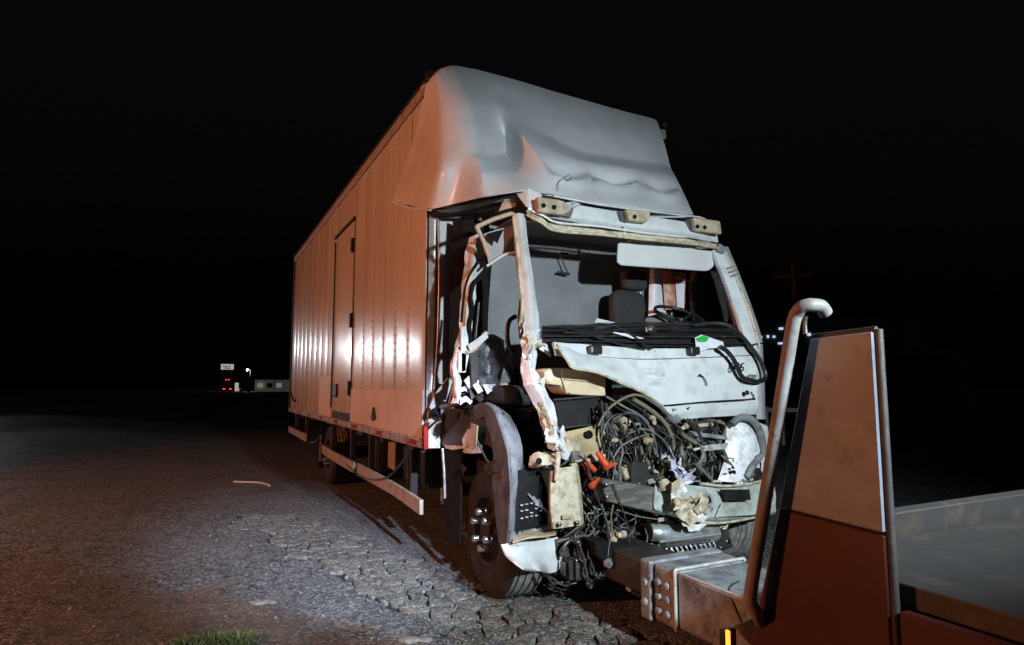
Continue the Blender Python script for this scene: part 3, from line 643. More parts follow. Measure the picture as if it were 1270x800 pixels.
cushion('headrest', (1.692,-0.460,2.273), (.24, .10, .18), M['seat'], (-.1, 0, 0), .04)
cushion('seat_back', (2.541,-0.450,2.160), (.40, .12, .55), M['seat'], (-.1, 0, 0))
for px_ in (0, 1): tube('headrest_rod', [(1.580,-0.460,2.168),(1.578,-0.460,2.078)] if px_ == 0 else [(1.759,-0.460,2.180),(1.757,-0.460,2.089)], .006, M['chrome'], T, n=2)
cushion('near_seat_back', (0.309,-0.620,1.530), (.28, .16, .40), M['wrap'], (-.15, .1, .3), .07, .03, 9)
cushion('near_seat_base', (0.427,-0.720,1.300), (.42, .4, .14), M['seat'], (0, .1, .2), .05, .02)
sheet('curtain', [[(1.952,-0.360,2.425),(2.000,-0.380,2.440),(2.080,-0.360,2.428)], [(1.937,-0.360,2.206),(1.967,-0.400,2.217),(2.102,-0.360,2.232)], [(1.922,-0.360,1.989),(1.978,-0.390,2.003),(2.123,-0.360,2.021)]], M['paper'], T, n=4, amp=.012, scale=9)
card = sheet('card', [[(2.055,-0.400,2.405),(2.176,-0.420,2.397),(2.336,-0.400,2.399)], [(2.068,-0.400,2.224),(2.170,-0.420,2.228),(2.320,-0.400,2.227)], [(2.080,-0.400,2.051),(2.183,-0.420,2.054),(2.304,-0.400,2.056)]], M['amberpaper'], T, n=4, amp=.006, scale=9)
plate('card_notice', [(2.178,-0.435,2.300),(2.281,-0.435,2.293),(2.264,-0.435,2.072),(2.189,-0.435,2.075)], .003, M['paper'], card, bev=0)
text('card_lettering', 'HELP', .035, (2.213,-0.440,2.338), (R(90), 0, 0), M['paper'], card)
bm = bmesh.new(); c0 = Vector((1.886,-0.800,1.943)); rr = .20
tube_bm(bm, [c0 + Vector((rr * math.cos(a * math.pi / 16), rr * .94 * math.sin(a * math.pi / 16), -.10 * math.sin(a * math.pi / 16) * -1)) for a in range(32)], .014, 10, True)
sw = link('steering_wheel', finish(bm, True, 60), M['black'], T)
for a in (.3, 2.8, 4.7):
    tube('spoke', [c0 + Vector((.02 * math.cos(a), .02 * math.sin(a), -.03)), c0 + Vector((rr * math.cos(a), rr * .94 * math.sin(a), .10 * math.sin(a)))], .012, M['black'], sw, n=3)
lathe('hub', [(0, .055), (.02, .05), (.03, .03), (.03, 0)], c0 + Vector((0, 0, -.04)), (0, -.1, 1), M['black'], sw)
tube('column', [c0 + Vector((0, 0, -.03)), c0 + Vector((0, -.15, -.3))], .03, M['black'], sw, n=2)
sheet('dashboard', [[(0.511,-0.950,1.790),(0.897,-0.950,1.819),(1.409,-0.950,1.854),(1.976,-0.950,1.893),(2.373,-0.950,1.885)], [(0.398,-1.150,1.757),(0.763,-1.150,1.767),(1.246,-1.150,1.793),(1.783,-1.150,1.828),(2.184,-1.150,1.821)], [(0.346,-1.240,1.696),(0.702,-1.240,1.703),(1.172,-1.240,1.715),(1.693,-1.240,1.733),(2.134,-1.240,1.730)], [(0.347,-1.260,1.648),(0.688,-1.260,1.648),(1.154,-1.260,1.646),(1.671,-1.260,1.660),(2.143,-1.260,1.674)]], M['black'], T, n=5, smooth=.5, thick=.03, amp=.008, scale=10, seed=3)
for k, (a, b) in enumerate(((404, 400), (409, 408), (414, 415), (420, 423))):
    tube('dash_ridge', [[(0.375,-1.200,1.757),(0.928,-1.200,1.787),(1.502,-1.200,1.824),(2.021,-1.200,1.835)], [(0.341,-1.260,1.725),(0.884,-1.260,1.741),(1.447,-1.260,1.769),(2.015,-1.260,1.786)], [(0.330,-1.290,1.686),(0.862,-1.290,1.706),(1.418,-1.290,1.720),(2.031,-1.290,1.748)], [(0.341,-1.290,1.656),(0.861,-1.290,1.668),(1.417,-1.290,1.674),(2.087,-1.290,1.695)]][k], .005, M['black'] if k % 2 else M['hoseblack'], T)
for a in ([(0.478,-1.300,1.717),(0.757,-1.300,1.717),(0.921,-1.300,1.751),(1.125,-1.300,1.770),(1.375,-1.300,1.769)], [(0.881,-1.310,1.770),(1.013,-1.310,1.715),(1.114,-1.310,1.653),(1.169,-1.310,1.627)], [(0.478,-1.300,1.753),(0.725,-1.300,1.695),(0.952,-1.300,1.648),(1.121,-1.300,1.626)]):
    tube('wiper_arm', a, .008, M['black'], T)
box('wiper_pivot', (1.159,-1.310,1.759), (.10, .04, .05), M['black'], T, bev=.012)
lathe('wiper_nut', [(0, .02), (.02, .016), (.02, 0)], (1.134,-1.340,1.767), (0, -1, .3), M['chrome'], T, seg=10)
plate('glossy_shard', [(0.819,-1.305,1.735),(0.970,-1.305,1.725),(1.119,-1.305,1.697),(1.017,-1.305,1.694)], .003, M['paper'], T, bev=0)
plate('paper_scrap', [(0.851,-1.100,1.815),(0.872,-1.100,1.844),(1.096,-1.000,1.835),(1.038,-1.000,1.821)], .003, M['paper'], T, bev=0)
tube('windscreen_seal', [(1.656,-1.200,1.819),(1.817,-1.240,1.840),(1.921,-1.280,1.823),(2.037,-1.300,1.747),(2.159,-1.320,1.610),(2.227,-1.330,1.501),(2.220,-1.340,1.434),(2.142,-1.340,1.410),(2.007,-1.350,1.427),(1.952,-1.350,1.462),(1.890,-1.360,1.555),(1.821,-1.360,1.624),(1.762,-1.350,1.658)], .017, M['black'], T, n=6)
# --- white front panel
front = sheet('front_panel', [[(0.358,-1.400,1.630),(0.671,-1.330,1.571),(0.884,-1.300,1.560),(1.189,-1.300,1.556),(1.639,-1.290,1.576),(2.197,-1.270,1.607)],
                      [(0.379,-1.440,1.559),(0.680,-1.380,1.512),(0.926,-1.330,1.485),(1.192,-1.310,1.462),(1.625,-1.300,1.466),(2.196,-1.280,1.484)],
                      [(0.424,-1.460,1.496),(0.700,-1.420,1.450),(0.975,-1.350,1.406),(1.210,-1.310,1.357),(1.620,-1.300,1.362),(2.199,-1.280,1.380)],
                      [(0.446,-1.460,1.481),(0.742,-1.430,1.430),(1.032,-1.360,1.342),(1.255,-1.310,1.247),(1.616,-1.300,1.265),(2.185,-1.280,1.283)]], M['cab'], T, n=7, smooth=.8, thick=.008, amp=.016, scale=6, seed=21,
              fn=lambda u, v: .022 * math.exp(-((u - 2.9) ** 2 / .03 + (v - 1.3) ** 2 / .5)) * math.sin(v * 9))
sheet('panel_upper_strip', [[(0.394,-1.300,1.652),(0.731,-1.290,1.642),(1.138,-1.280,1.633),(1.661,-1.270,1.648),(2.241,-1.250,1.683)], [(0.399,-1.330,1.570),(0.716,-1.310,1.567),(1.128,-1.290,1.560),(1.649,-1.280,1.583),(2.226,-1.260,1.614)]], M['cab'], T, n=6, amp=.008, scale=9, seed=23, thick=.02)
sheet('panel_lower_strip', [[(1.105,-1.310,1.319),(1.285,-1.300,1.236),(1.625,-1.290,1.253),(2.213,-1.270,1.270)], [(1.146,-1.310,1.303),(1.328,-1.290,1.190),(1.633,-1.280,1.201),(2.221,-1.260,1.215)], [(1.203,-1.290,1.286),(1.396,-1.260,1.149),(1.650,-1.260,1.149),(2.249,-1.240,1.159)]], M['cab'], T, n=6, amp=.007, scale=12, seed=24, thick=.012)
sheet('far_corner_skin', [[(2.233,-1.250,1.689),(2.319,-1.220,1.700),(2.483,-1.100,1.712)], [(2.204,-1.280,1.459),(2.292,-1.240,1.467),(2.487,-1.100,1.471)], [(2.203,-1.270,1.246),(2.311,-1.220,1.243),(2.483,-1.100,1.238)], [(2.227,-1.250,1.123),(2.335,-1.200,1.118),(2.484,-1.100,1.110)]], M['cab'], T, n=4, amp=.004, seed=25, thick=.01)
tube('panel_gap', [(1.243,-1.325,1.242),(1.602,-1.315,1.260),(2.109,-1.295,1.277),(2.120,-1.295,1.331)], .004, M['matte'], T)
tube('panel_fold', [(0.355,-1.405,1.629),(0.404,-1.455,1.525),(0.440,-1.470,1.481),(0.618,-1.450,1.459),(0.832,-1.410,1.394),(1.033,-1.375,1.331),(1.243,-1.325,1.242)], .008, M['primer'], T)
for q in ((0.684,-1.340,1.607), (1.546,-1.310,1.625)): box('hinge_clip', q, (.09, .05, .06), M['black'], T, bev=.012)
lb_ = bmesh.new(); o3 = Vector((1.946,-1.335,1.515))
def glyph(x, pts, closed=False):
    P = [o3 + Vector((x + p[0] + .28 * p[1], 0, p[1])) for p in pts]
    tube_bm(lb_, interp(P, 4, .8, closed), .0055, 6, closed)
for dz, rx in ((.017, .014), (-.014, .016)): glyph(-.048, [(rx * math.cos(a * .785), dz + .0145 * math.sin(a * .785)) for a in range(8)], True)
glyph(0, [(-.012, .022), (.002, .031), (.002, 0), (.002, -.029)])
glyph(.044, [(.016 * math.cos(a * .785), -.014 + .0145 * math.sin(a * .785)) for a in range(8)], True); glyph(.044, [(.014, .029), (-.004, .024), (-.015, .005), (-.016, -.012)])
link('lettering', finish(lb_, True), M['matte'], front)
lathe('round_catch', [(0, .018), (.008, .018), (.01, .012), (.006, .008), (.006, 0)], (2.037,-1.325,1.326), (0, -1, 0), M['black'], front, seg=18)
for a in ([(1.595,-1.315,1.459),(1.639,-1.315,1.425),(1.660,-1.315,1.379)], [(1.579,-1.315,1.448),(1.625,-1.315,1.442)]): tube('scratch', a, .004, M['matte'], front, n=3)
plate('green_tag', [(1.562,-1.320,1.712),(1.632,-1.320,1.737),(1.693,-1.320,1.722),(1.661,-1.320,1.692),(1.584,-1.320,1.689)], .003, M['greenmark'], T, bev=0)
plate('plastic_scrap', [(1.560,-1.315,1.718),(1.622,-1.315,1.743),(1.831,-1.315,1.697),(1.837,-1.315,1.656),(1.695,-1.315,1.646),(1.571,-1.315,1.608)], .003, M['paper'], T, bev=0)
box('far_catch', (2.119,-1.310,1.446), (.06, .03, .03), M['galv'], T)
# --- crushed near side of the cab: front pillar, rear pillar, door frame
pil = sheet('near_pillar', [
 [(0.273,-1.000,2.536),(0.294,-1.030,2.542),(0.353,-1.000,2.546)], [(0.271,-1.050,2.335),(0.293,-1.090,2.340),(0.351,-1.050,2.338)], [(0.269,-1.100,2.108),(0.296,-1.140,2.114),(0.360,-1.100,2.105)],
 [(0.267,-1.150,1.930),(0.293,-1.190,1.937),(0.362,-1.150,1.920)], [(0.250,-1.180,1.780),(0.287,-1.220,1.788),(0.363,-1.180,1.774)], [(0.245,-1.190,1.716),(0.276,-1.230,1.704),(0.351,-1.190,1.720)]], M['cab'], T, n=4, smooth=.6, thick=.012, amp=.004, scale=9, seed=31, angle=30)
sheet('crushed_pillar', [
 [(0.245,-1.190,1.737),(0.282,-1.230,1.725),(0.357,-1.190,1.742)], [(0.216,-1.200,1.648),(0.243,-1.280,1.629),(0.345,-1.200,1.636)], [(0.228,-1.200,1.572),(0.241,-1.240,1.560),(0.333,-1.200,1.574)],
 [(0.200,-1.220,1.494),(0.226,-1.290,1.508),(0.299,-1.240,1.480)], [(0.218,-1.240,1.379),(0.243,-1.320,1.388),(0.362,-1.250,1.379)], [(0.264,-1.260,1.269),(0.299,-1.340,1.285),(0.409,-1.260,1.267)],
 [(0.298,-1.280,1.210),(0.344,-1.300,1.199),(0.426,-1.280,1.197)], [(0.309,-1.280,1.145),(0.338,-1.350,1.163),(0.437,-1.280,1.127)], [(0.343,-1.300,1.047),(0.360,-1.370,1.066),(0.477,-1.300,1.027)], [(0.354,-1.300,0.992),(0.376,-1.360,0.977),(0.494,-1.300,0.956)]], M['torn'], T, n=3, smooth=.25, thick=.01, amp=.012, scale=16, seed=35, angle=10)
tube('pillar_inner_edge', [(0.267,-1.000,2.513),(0.266,-1.060,2.278),(0.263,-1.100,2.081),(0.255,-1.150,1.887),(0.221,-1.180,1.752)], .013, M['primer'], T)
sheet('pillar_fold', [[(0.327,-1.200,1.688),(0.358,-1.240,1.676),(0.417,-1.220,1.616)], [(0.310,-1.220,1.624),(0.346,-1.260,1.592),(0.417,-1.240,1.564)]], M['torn'], T, n=4, amp=.015, scale=20, seed=33)
sheet('pillar_shred', [[(0.271,-1.330,1.271),(0.282,-1.380,1.257),(0.333,-1.340,1.221)], [(0.293,-1.330,1.197),(0.309,-1.380,1.174),(0.355,-1.340,1.132)], [(0.309,-1.340,1.124),(0.331,-1.380,1.096),(0.372,-1.350,1.074)]], M['primer'], T, n=4, amp=.03, scale=22, seed=34)
tube('pillar_foot', [(0.315,-1.330,1.050),(0.377,-1.360,1.035),(0.428,-1.360,0.994),(0.451,-1.360,0.944)], .022, M['cab'], T, seg=8)
sheet('pillar_foot_fold', [[(0.365,-1.360,0.997),(0.386,-1.400,0.980),(0.457,-1.360,0.954)], [(0.387,-1.360,0.938),(0.409,-1.400,0.931),(0.468,-1.360,0.914)]], M['cab'], T, n=3, amp=.01, scale=20)
rs = random.Random(15)
for q in ((0.236,-1.260,1.660), (0.265,-1.280,1.589), (0.214,-1.270,1.538), (0.254,-1.280,1.468), (0.311,-1.300,1.419), (0.254,-1.360,1.233), (0.332,-1.360,1.173), (0.297,-1.380,1.078), (0.400,-1.360,1.093), (0.229,-1.220,1.749), (0.329,-1.250,1.633), (0.353,-1.400,1.020)):
    c = Vector(q); P = [c + Vector((rs.uniform(-.035, .035), rs.uniform(-.03, .01), rs.uniform(-.05, .05))) for _ in range(6)]
    sheet('pillar_sliver', [P[:3], P[3:]], M[rs.choice(('torn', 'cab', 'primer', 'torn'))], T, n=2, smooth=.1, thick=.004, angle=10)
# rear pillar with the crumpled door edge
sheet('rear_pillar', [
 [(0.107,-0.620,2.432),(0.129,-0.700,2.452),(0.210,-0.660,2.411)], [(0.070,-0.620,2.334),(0.117,-0.700,2.364),(0.223,-0.660,2.306)], [(0.059,-0.620,2.198),(0.085,-0.720,2.212),(0.186,-0.660,2.185)],
 [(0.042,-0.620,2.051),(0.070,-0.700,2.054),(0.149,-0.660,2.112)], [(0.031,-0.620,1.907),(0.047,-0.700,1.904),(0.125,-0.660,1.936)], [(0.026,-0.620,1.763),(0.042,-0.700,1.769),(0.107,-0.660,1.764)], [(-0.003,-0.620,1.638),(0.019,-0.700,1.645),(0.090,-0.660,1.661)]], M['cab'], T, n=3, smooth=.3, thick=.01, amp=.018, scale=12, seed=41, angle=8)
tube('pillar_seal', [(0.193,-0.700,2.313),(0.209,-0.720,2.223),(0.151,-0.740,2.145),(0.089,-0.740,2.084),(0.066,-0.740,1.991),(0.087,-0.720,1.899),(0.064,-0.720,1.785),(0.091,-0.700,1.675)], .014, M['matte'], T)
tube('pillar_seal', [(0.142,-0.730,2.262),(0.065,-0.740,2.161),(0.029,-0.740,2.079),(0.012,-0.740,1.977),(-0.001,-0.730,1.809)], .009, M['matte'], T)
tube('pillar_seal', [(0.153,-0.680,1.964),(0.142,-0.680,1.849),(0.130,-0.680,1.734),(0.119,-0.680,1.592)], .012, M['black'], T)
plate('door_edge', [(0.012,-0.700,1.784),(0.060,-0.700,1.792),(0.074,-0.700,1.591),(0.050,-0.700,1.479),(0.015,-0.700,1.467)], .02, M['cab'], T)
frm = tube('door_window_frame', [(0.145,-0.860,2.260),(0.099,-0.880,2.353),(0.042,-0.900,2.437),(0.042,-0.900,2.448),(0.148,-0.930,2.504),(0.268,-0.960,2.551),(0.283,-0.980,2.531),(0.285,-1.000,2.403),(0.277,-1.050,2.171),(0.281,-1.100,1.975),(0.248,-1.140,1.783)], .016, M['tan'], T, n=4, smooth=.4)
sheet('window_frame_lining', [[(0.117,-0.840,2.420),(0.199,-0.860,2.453),(0.317,-0.900,2.492)], [(0.136,-0.840,2.297),(0.218,-0.860,2.341),(0.320,-0.920,2.368)], [(0.163,-0.820,2.213),(0.248,-0.850,2.272),(0.326,-0.920,2.289)]], M['liner'], T, n=4, amp=.012, scale=10, seed=43)
plate('window_tear', [(0.094,-0.930,2.397),(0.218,-0.950,2.440),(0.188,-0.950,2.381),(0.174,-0.940,2.337)], .004, M['matte'], T, bev=0)
tube('window_lower_edge', [(0.142,-0.840,2.196),(0.185,-0.880,2.232),(0.239,-0.920,2.269),(0.295,-0.980,2.280)], .010, M['torn'], T)
tube('inner_strap', [(0.271,-1.120,1.934),(0.253,-1.130,1.810),(0.260,-1.140,1.679)], .022, M['hoseblack'], T)
bm = bmesh.new(); tube_bm(bm, interp([(0.310,-0.950,1.847),(0.261,-0.950,1.812),(0.243,-0.950,1.735),(0.255,-0.950,1.648),(0.292,-0.950,1.595)], 5), .016, 8); link('grab_hoop', finish(bm, True), M['black'], T)
# torn metal between door and wheel arch
sheet('torn_strip', [[(-0.009,-0.620,1.649),(0.005,-0.660,1.658),(0.057,-0.620,1.651)], [(-0.038,-0.620,1.508),(-0.020,-0.680,1.523),(0.026,-0.640,1.502)], [(-0.025,-0.620,1.379),(-0.012,-0.680,1.390),(0.040,-0.640,1.368)], [(-0.009,-0.600,1.256),(0.003,-0.660,1.258),(0.055,-0.620,1.245)]], M['torn'], T, n=4, amp=.02, scale=16, seed=44)
tube('torn_lip', [(-0.013,-0.660,1.613),(0.061,-0.700,1.607),(0.117,-0.740,1.646),(0.147,-0.780,1.722),(0.172,-0.780,1.740)], .016, M['primer'], T, n=5)
sheet('torn_lip_sheet', [[(0.044,-0.740,1.655),(0.099,-0.780,1.698),(0.150,-0.800,1.743)], [(0.063,-0.740,1.611),(0.117,-0.780,1.654),(0.175,-0.800,1.710)]], M['cab'], T, n=3, amp=.008)
plate('white_brace', [(-0.005,-0.700,1.600),(0.055,-0.700,1.607),(0.050,-0.700,1.468),(-0.003,-0.700,1.467)], .025, M['cab'], T)
plate('white_brace', [(0.047,-0.680,1.412),(0.083,-0.680,1.446),(0.132,-0.680,1.335),(0.114,-0.680,1.312)], .02, M['cab'], T)
plate('white_shard', [(-0.001,-0.500,1.225),(0.034,-0.500,1.379),(0.084,-0.500,1.368),(0.073,-0.500,1.253)], .02, M['cab'], T)
plate('dark_brace', [(0.071,-0.720,1.590),(0.113,-0.720,1.647),(0.138,-0.720,1.535),(0.127,-0.720,1.357),(0.091,-0.720,1.357)], .03, M['frame'], T)
sheet('dark_tangle', [[(0.074,-0.600,1.368),(0.146,-0.650,1.312),(0.247,-0.700,1.368)], [(0.077,-0.550,1.226),(0.168,-0.600,1.226),(0.283,-0.650,1.254)]], M['matte'], T, n=5, amp=.04, scale=14, seed=46)
tube('near_wire', [(0.002,-0.600,1.284),(0.054,-0.650,1.312),(0.137,-0.600,1.255),(0.115,-0.580,1.170)], .008, M['matte'], T)
lathe('hose_end', [(0, .03), (.05, .032), (.06, .02), (.06, 0)], (-0.031,-0.280,1.178), (.3, -1, .4), M['matte'], T, seg=14)
tube('rib_hose', [(-0.012,-0.400,1.223),(0.023,-0.500,1.242),(0.065,-0.580,1.266)], .02, M['hosegrey'], T)
# near wheel arch: outer fender leaf, grey front leaf, liner
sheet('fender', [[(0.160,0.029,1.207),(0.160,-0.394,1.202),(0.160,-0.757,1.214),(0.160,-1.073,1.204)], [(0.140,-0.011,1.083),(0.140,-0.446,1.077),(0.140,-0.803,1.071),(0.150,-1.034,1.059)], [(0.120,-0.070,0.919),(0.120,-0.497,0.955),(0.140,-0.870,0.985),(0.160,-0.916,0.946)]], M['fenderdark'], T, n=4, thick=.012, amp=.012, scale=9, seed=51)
arch = [(0.100,-0.729,1.225),(0.100,-0.955,1.258),(0.100,-1.079,1.206),(0.100,-1.219,1.050),(0.100,-1.285,0.911),(0.100,-1.296,0.794),(0.100,-1.296,0.654),(0.100,-1.275,0.533),(0.110,-1.233,0.425)]
arch2 = [(0.300,-0.295,1.197),(0.300,-0.614,1.224),(0.280,-0.864,1.183),(0.260,-1.047,1.082),(0.240,-1.153,0.964),(0.220,-1.191,0.845),(0.200,-1.196,0.725),(0.180,-1.213,0.585),(0.160,-1.209,0.433)]
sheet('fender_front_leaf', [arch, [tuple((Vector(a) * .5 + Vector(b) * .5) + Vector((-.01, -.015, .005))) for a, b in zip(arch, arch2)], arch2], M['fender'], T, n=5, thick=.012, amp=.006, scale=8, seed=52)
ins = [(0.100,-0.785,1.151),(0.100,-0.918,1.173),(0.100,-0.969,1.108),(0.100,-1.044,1.021),(0.100,-1.057,0.912),(0.100,-1.045,0.810),(0.100,-1.070,0.665),(0.100,-1.107,0.524),(0.110,-1.132,0.403)]
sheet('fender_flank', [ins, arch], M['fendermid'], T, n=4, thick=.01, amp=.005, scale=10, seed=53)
sheet('arch_liner', [[(0.140,-0.665,1.173),(0.140,-0.881,1.155),(0.140,-1.019,1.033),(0.140,-1.091,0.863),(0.140,-1.127,0.670)], [(0.500,0.001,1.138),(0.500,-0.275,1.118),(0.480,-0.485,0.980),(0.460,-0.630,0.792),(0.450,-0.675,0.574)]], M['matte'], T, n=4, thick=.01)
plate('rear_flap', [(0.120,-0.053,0.869),(0.120,-0.116,0.571),(0.120,-0.212,0.222),(0.120,-0.279,0.225),(0.120,-0.466,0.271),(0.120,-0.488,0.682),(0.120,-0.512,0.933)], .015, M['matte'], T)
tube('flap_edge', [(0.100,-0.124,0.900),(0.100,-0.165,0.729),(0.100,-0.188,0.536)], .012, M['galv'], T)
sheet('torn_liner', [[(0.110,-0.114,0.923),(0.110,-0.521,0.952),(0.110,-0.845,0.984)], [(0.110,-0.150,0.902),(0.110,-0.567,0.905),(0.110,-0.819,0.929)]], M['torn'], T, n=4, amp=.012, scale=12, seed=54)
plate('fender_tear', [(0.090,-0.539,0.999),(0.090,-0.641,1.078),(0.090,-0.727,1.073),(0.090,-0.700,0.973),(0.090,-0.570,0.945)], .008, M['torn'], T, bev=0)
plate('fender_tear', [(0.080,-0.682,0.950),(0.080,-0.721,1.122),(0.080,-0.832,1.111),(0.080,-0.807,0.982),(0.080,-0.739,0.944)], .008, M['tan'], T, bev=0)
sheet('hanging_lip', [[(0.080,-0.940,0.860),(0.080,-1.088,0.916),(0.080,-1.181,0.901)], [(0.080,-1.003,0.806),(0.080,-1.135,0.847),(0.080,-1.227,0.834)]], M['frame'], T, n=4, amp=.02, scale=15)
# corner of the bumper below the fender
sheet('bumper_corner', [[(0.060,-1.247,0.438)]+[(0.216,-1.240,0.438),(0.339,-1.270,0.441),(0.431,-1.280,0.448)], [(0.070,-1.292,0.387)]+[(0.227,-1.240,0.366),(0.339,-1.280,0.362),(0.459,-1.290,0.360)], [(0.090,-1.378,0.360)]+[(0.271,-1.240,0.299),(0.361,-1.280,0.293),(0.452,-1.290,0.299)], [(0.120,-1.421,0.340)]+[(0.321,-1.230,0.247),(0.378,-1.270,0.236),(0.435,-1.280,0.246)]], M['cab'], T, n=5, thick=.012, amp=.006, scale=8, seed=61)
sheet('bumper_top', [[(0.109,-1.300,0.454),(0.195,-1.330,0.474),(0.288,-1.360,0.480),(0.360,-1.380,0.486)], [(0.221,-1.100,0.472),(0.308,-1.120,0.482),(0.408,-1.150,0.493),(0.444,-1.200,0.499)]], M['tan'], T, n=4, thick=.01, amp=.008, seed=62)
plate('step_ledge', [(0.184,-1.150,0.456),(0.207,-1.150,0.488),(0.403,-1.250,0.542),(0.385,-1.300,0.510),(0.266,-1.250,0.478)], .02, M['torn'], T)
box('step_backing', (0.383,-0.980,0.602), (.30, .03, .34), M['matte'], T)
plate('step_plate', [(0.146,-1.270,0.864),(0.394,-1.270,0.889),(0.397,-1.270,0.527),(0.140,-1.270,0.509)], .012, M['matte'], T, direction=(0, 1, 0))
for k in range(14):
    a = random.Random(k); px = (645 + (k % 5) * 5.5 + a.uniform(-1, 1)); 
    h = Vector((0.176,-1.285,0.655)) + Vector(((k % 5) * .033, -.001, -.034 * (k // 5) + a.uniform(-.014, .014)))
    box('tread_stud', h, (.02, .012, .008), M['alu'], T, bev=.002)
for k in range(3):
    tube('step_bar', [Vector((0.220,-1.285,0.727)) + Vector((k * .035, 0, -.02 * k)), Vector((0.292,-1.285,0.645)) + Vector((k * .03, 0, -.02 * k))], .006, M['alu'], T, n=2)
# cream bracket plate
lamp_plate = sheet('headlamp_bracket', [[(0.306,-1.420,0.882),(0.385,-1.420,0.887),(0.476,-1.420,0.891)], [(0.294,-1.430,0.753),(0.389,-1.430,0.755),(0.491,-1.430,0.757)], [(0.293,-1.430,0.651),(0.399,-1.430,0.642),(0.501,-1.430,0.642)], [(0.309,-1.430,0.538),(0.409,-1.430,0.538),(0.511,-1.430,0.542)]], M['primer'], T, n=4, thick=.02, amp=.004, scale=10, seed=71, label='cream painted steel bracket plate')
sheet('bracket_flange', [[(0.473,-1.425,0.892),(0.532,-1.360,0.891)], [(0.488,-1.435,0.758),(0.554,-1.360,0.752)], [(0.508,-1.435,0.543),(0.569,-1.360,0.537)]], M['primer'], T, n=3)
for q in ((0.338,-1.455,0.568), (0.461,-1.455,0.565)): lathe('bolt', [(0, .014), (.008, .013), (.012, .007), (.012, 0)], q, (0, -1, 0), M['steel'], lamp_plate, seg=12)
tube('bracket_strap', [(0.315,-1.460,0.821),(0.321,-1.460,0.872),(0.339,-1.440,0.939),(0.352,-1.420,0.974)], .016, M['primer'], T)
box('bracket_stamp', (0.396,-1.452,0.604), (.075, .006, .025), M['tan'], lamp_plate, bev=.002)
sheet('rusty_side', [[(0.295,-1.200,0.941),(0.354,-1.250,0.968),(0.412,-1.300,0.960)], [(0.266,-1.200,0.868),(0.319,-1.280,0.850),(0.376,-1.340,0.868)], [(0.364,-1.200,0.763),(0.364,-1.280,0.750),(0.363,-1.340,0.744)], [(0.386,-1.200,0.524),(0.363,-1.280,0.532),(0.351,-1.340,0.545)]], M['tan'], T, n=4, amp=.015, scale=9, seed=72)
sheet('rusty_cup', [[(0.218,-1.300,0.950),(0.252,-1.360,0.983),(0.331,-1.360,0.950)], [(0.208,-1.320,0.895),(0.241,-1.400,0.912),(0.341,-1.380,0.904)], [(0.240,-1.300,0.872),(0.274,-1.380,0.889),(0.341,-1.380,0.923)]], M['tan'], T, n=4, amp=.02, scale=14, seed=73)
for q in ((0.219,-1.420,0.934), (0.301,-1.420,0.892)): lathe('hole_rim', [(0, .02), (.006, .02), (.008, .012), (.002, .011), (.002, 0)], q, (0, -1, 0), M['matte'], T, seg=12)
# --- engine bay
eng = box('engine_block', (1.25, -.72, .92), (1.05, .55, .62), M['matte'], T, bev=.05)
rr = random.Random(77)
for k in range(16):
    box('engine_rib', (.85 + rr.uniform(0, .95), -1.02 + rr.uniform(-.03, .03), .72 + rr.uniform(0, .5)), (rr.uniform(.06, .22), .06, rr.uniform(.03, .12)), rr.choice((M['steel'], M['frame'], M['matte'], M['hosegrey'])), eng, rot=(rr.uniform(-.3, .3), rr.uniform(-.4, .4), rr.uniform(-.4, .4)), bev=.01)
box('bay_wall', (1.9, -.80, 1.0), (.6, .05, .75), M['matte'], T)
box('bay_wall', (.80, -.85, 1.15), (.7, .05, .6), M['matte'], T)
# cream fluid tank
bm = bmesh.new()
rings = []
tp = [[(0.356,-1.220,1.461),(0.404,-1.220,1.487),(0.525,-1.220,1.488),(0.808,-1.220,1.443),(0.819,-1.220,1.341),(0.806,-1.220,1.309),(0.541,-1.220,1.322),(0.463,-1.220,1.379),(0.380,-1.220,1.389)], ]
P = [Vector(p) for p in tp[0]]
for dy, f in ((.0, .93), (-.03, 1), (.10, 1.02), (.16, .98), (.19, .85)):
    c = sum(P, Vector()) / len(P); rings.append([bm.verts.new(c + (p - c) * f + Vector((0, dy, .0))) for p in interp(P, 4, .7, True)])
rings = [rings[1]] + rings[2:]
n_ = len(rings[0])
for a, b in zip(rings, rings[1:]):
    for k in range(n_): bm.faces.new((a[k], a[(k + 1) % n_], b[(k + 1) % n_], b[k]))
cc = sum(P, Vector()) / len(P); inner = [bm.verts.new(cc + (v.co - cc) * .93 + Vector((0, -.012, 0))) for v in rings[0]]
for k in range(n_): bm.faces.new((rings[0][(k + 1) % n_], rings[0][k], inner[k], inner[(k + 1) % n_]))
bm.faces.new(inner); bm.faces.new(rings[-1][::-1])
tank = link('fluid_tank', finish(bm, True, 50), M['tank'], T)
tube('tank_seam', [(0.473,-1.275,1.481),(0.478,-1.275,1.420),(0.507,-1.275,1.328)], .006, M['tank'], tank)
tube('tank_seam', [(0.490,-1.275,1.420),(0.625,-1.275,1.410),(0.776,-1.275,1.400)], .004, M['tank'], tank)
plate('fuse_panel', [(0.450,-1.220,1.281),(0.799,-1.220,1.304),(0.822,-1.220,1.134),(0.479,-1.220,1.112)], .03, M['black'], T)
for k in range(2): tube('fuse_edge', [[(0.421,-1.250,1.287),(0.785,-1.250,1.310)], [(0.455,-1.250,1.109),(0.808,-1.250,1.130)]][k], .008, M['frame'], T, n=2)
